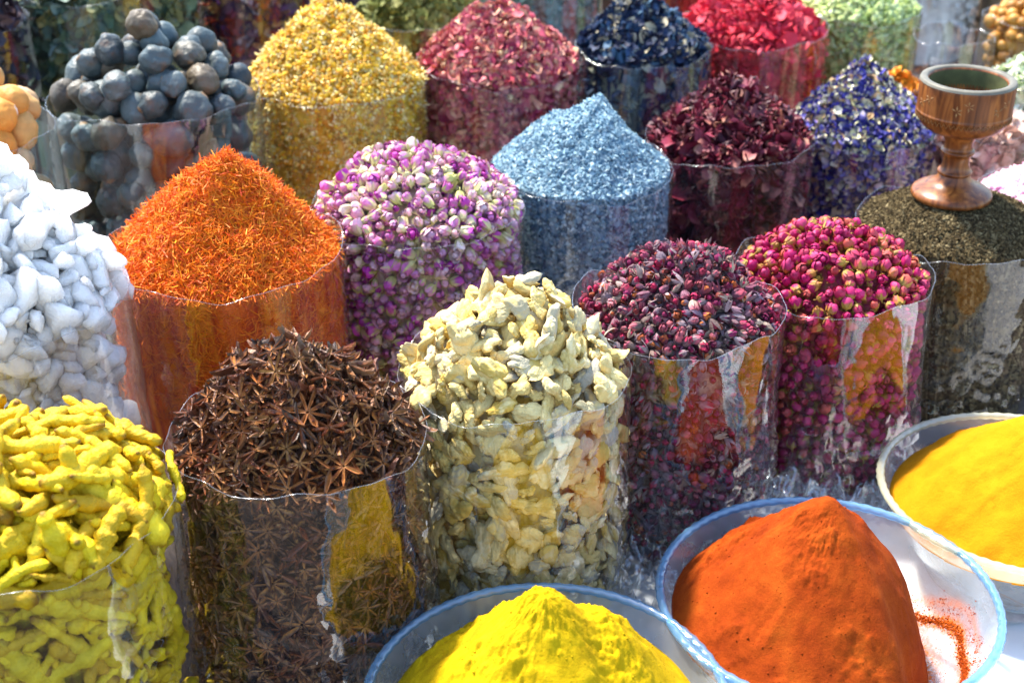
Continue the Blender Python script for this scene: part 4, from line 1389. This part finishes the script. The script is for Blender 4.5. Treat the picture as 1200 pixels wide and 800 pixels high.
obj('zigzag', mesh_from('zigzag', np.array(v), tri(f), False), M_CARVE, g)

# ------------------------------------------------------------------ scrap of printed wrapping on the white sheet
p, _ = at(1180, 712, .006)
wr = empty('printed_wrapper', (p[0], p[1], .006))
tag(wr, 'white wrapper scrap with a tan triangle print beside the paprika bowl', 'wrapper')
X, Y = np.meshgrid(np.linspace(-.03, .03, 13), np.linspace(-.035, .035, 13))
Z = .004 + .006 * fbm(X, Y, 30, 8, 3) + 2.0 * X * X
obj('sheet', mesh_from('wrapper_sheet', np.stack([X, Y, Z], -1).reshape(-1, 3), grid_quads(13, 13, wrap=False)), plain_mat('wrapper_white', (.72, .7, .68), .4), wr)
for (w, mt) in ((.0042, plain_mat('tan_print', (.55, .24, .12), .5)), (.0014, plain_mat('dark_print', (.08, .02, .02), .5))):
    pts = np.array([(-.020, .030), (.018, -.004), (-.004, -.010)])
    q = [(-.020, .030), (.018, -.004), (.004, -.006), (.006, -.014), (-.004, -.010)]
    VV, FF = [], []
    for a, c in zip(q[:-1], q[1:]):
        a, c = np.array(a), np.array(c); d = (c - a) / np.linalg.norm(c - a); nn = np.array([-d[1], d[0]]) * w / 2
        for k in range(6):
            m_ = a + (c - a) * k / 5
            for sg in (-1, 1):
                x, y = m_ + sg * nn + (np.array([.004, .003]) if w > .002 else 0)
                VV.append((x, y, .0052 + (.0004 if w > .002 else .0008) + .006 * float(fbm(np.array([x]), np.array([y]), 30, 8, 3)[0]) + 2.0 * x * x))
        b0 = len(VV) - 12
        FF += [(b0 + 2 * k, b0 + 2 * k + 1, b0 + 2 * k + 3, b0 + 2 * k + 2) for k in range(5)]
    obj('print', mesh_from('print', np.array(VV), np.array(FF)), mt, wr)

# ------------------------------------------------------------------ loose crumpled film at the foot of the bags
for k_, (px_, py_, wx, wy, lab) in enumerate(((985, 572, .27, .13, 'crumpled clear plastic film between the magenta rosebuds and the paprika bowl'),
                                              (492, 700, .13, .15, 'crumpled clear plastic film between the star anise and ginger bags'),
                                              (735, 668, .16, .16, 'crumpled clear plastic film below the grey and crimson buds'))):
    p, _ = at(px_, py_, .03)
    X, Y = np.meshgrid(np.linspace(-1, 1, 90), np.linspace(-1, 1, 70))
    n1 = np.abs(fbm(X * wx, Y * wy, 16, 90 + k_, 2)); n2 = np.abs(fbm(X * wx, Y * wy, 38, 95 + k_, 3))
    Z = .012 + .085 * n1 + .035 * n2 - .010 * (X ** 4 + Y ** 4)
    Xo = X * wx / 2 * (1 + .06 * np.sin(9 * Y + k_)) + .02 * fbm(X, Y, 3, 7 + k_, 3); Yo = Y * wy / 2 * (1 + .08 * np.sin(7 * X + k_)) + .02 * fbm(X, Y, 3, 17 + k_, 3)
    o = obj('plastic_film', mesh_from('plastic_film', np.stack([Xo, Yo, np.maximum(Z, .006)], -1).reshape(-1, 3), grid_quads(70, 90, wrap=False)), M_LOOSE, None, (p[0], p[1], 0))
    tag(o, lab, 'plastic film', 'loose pieces of film')
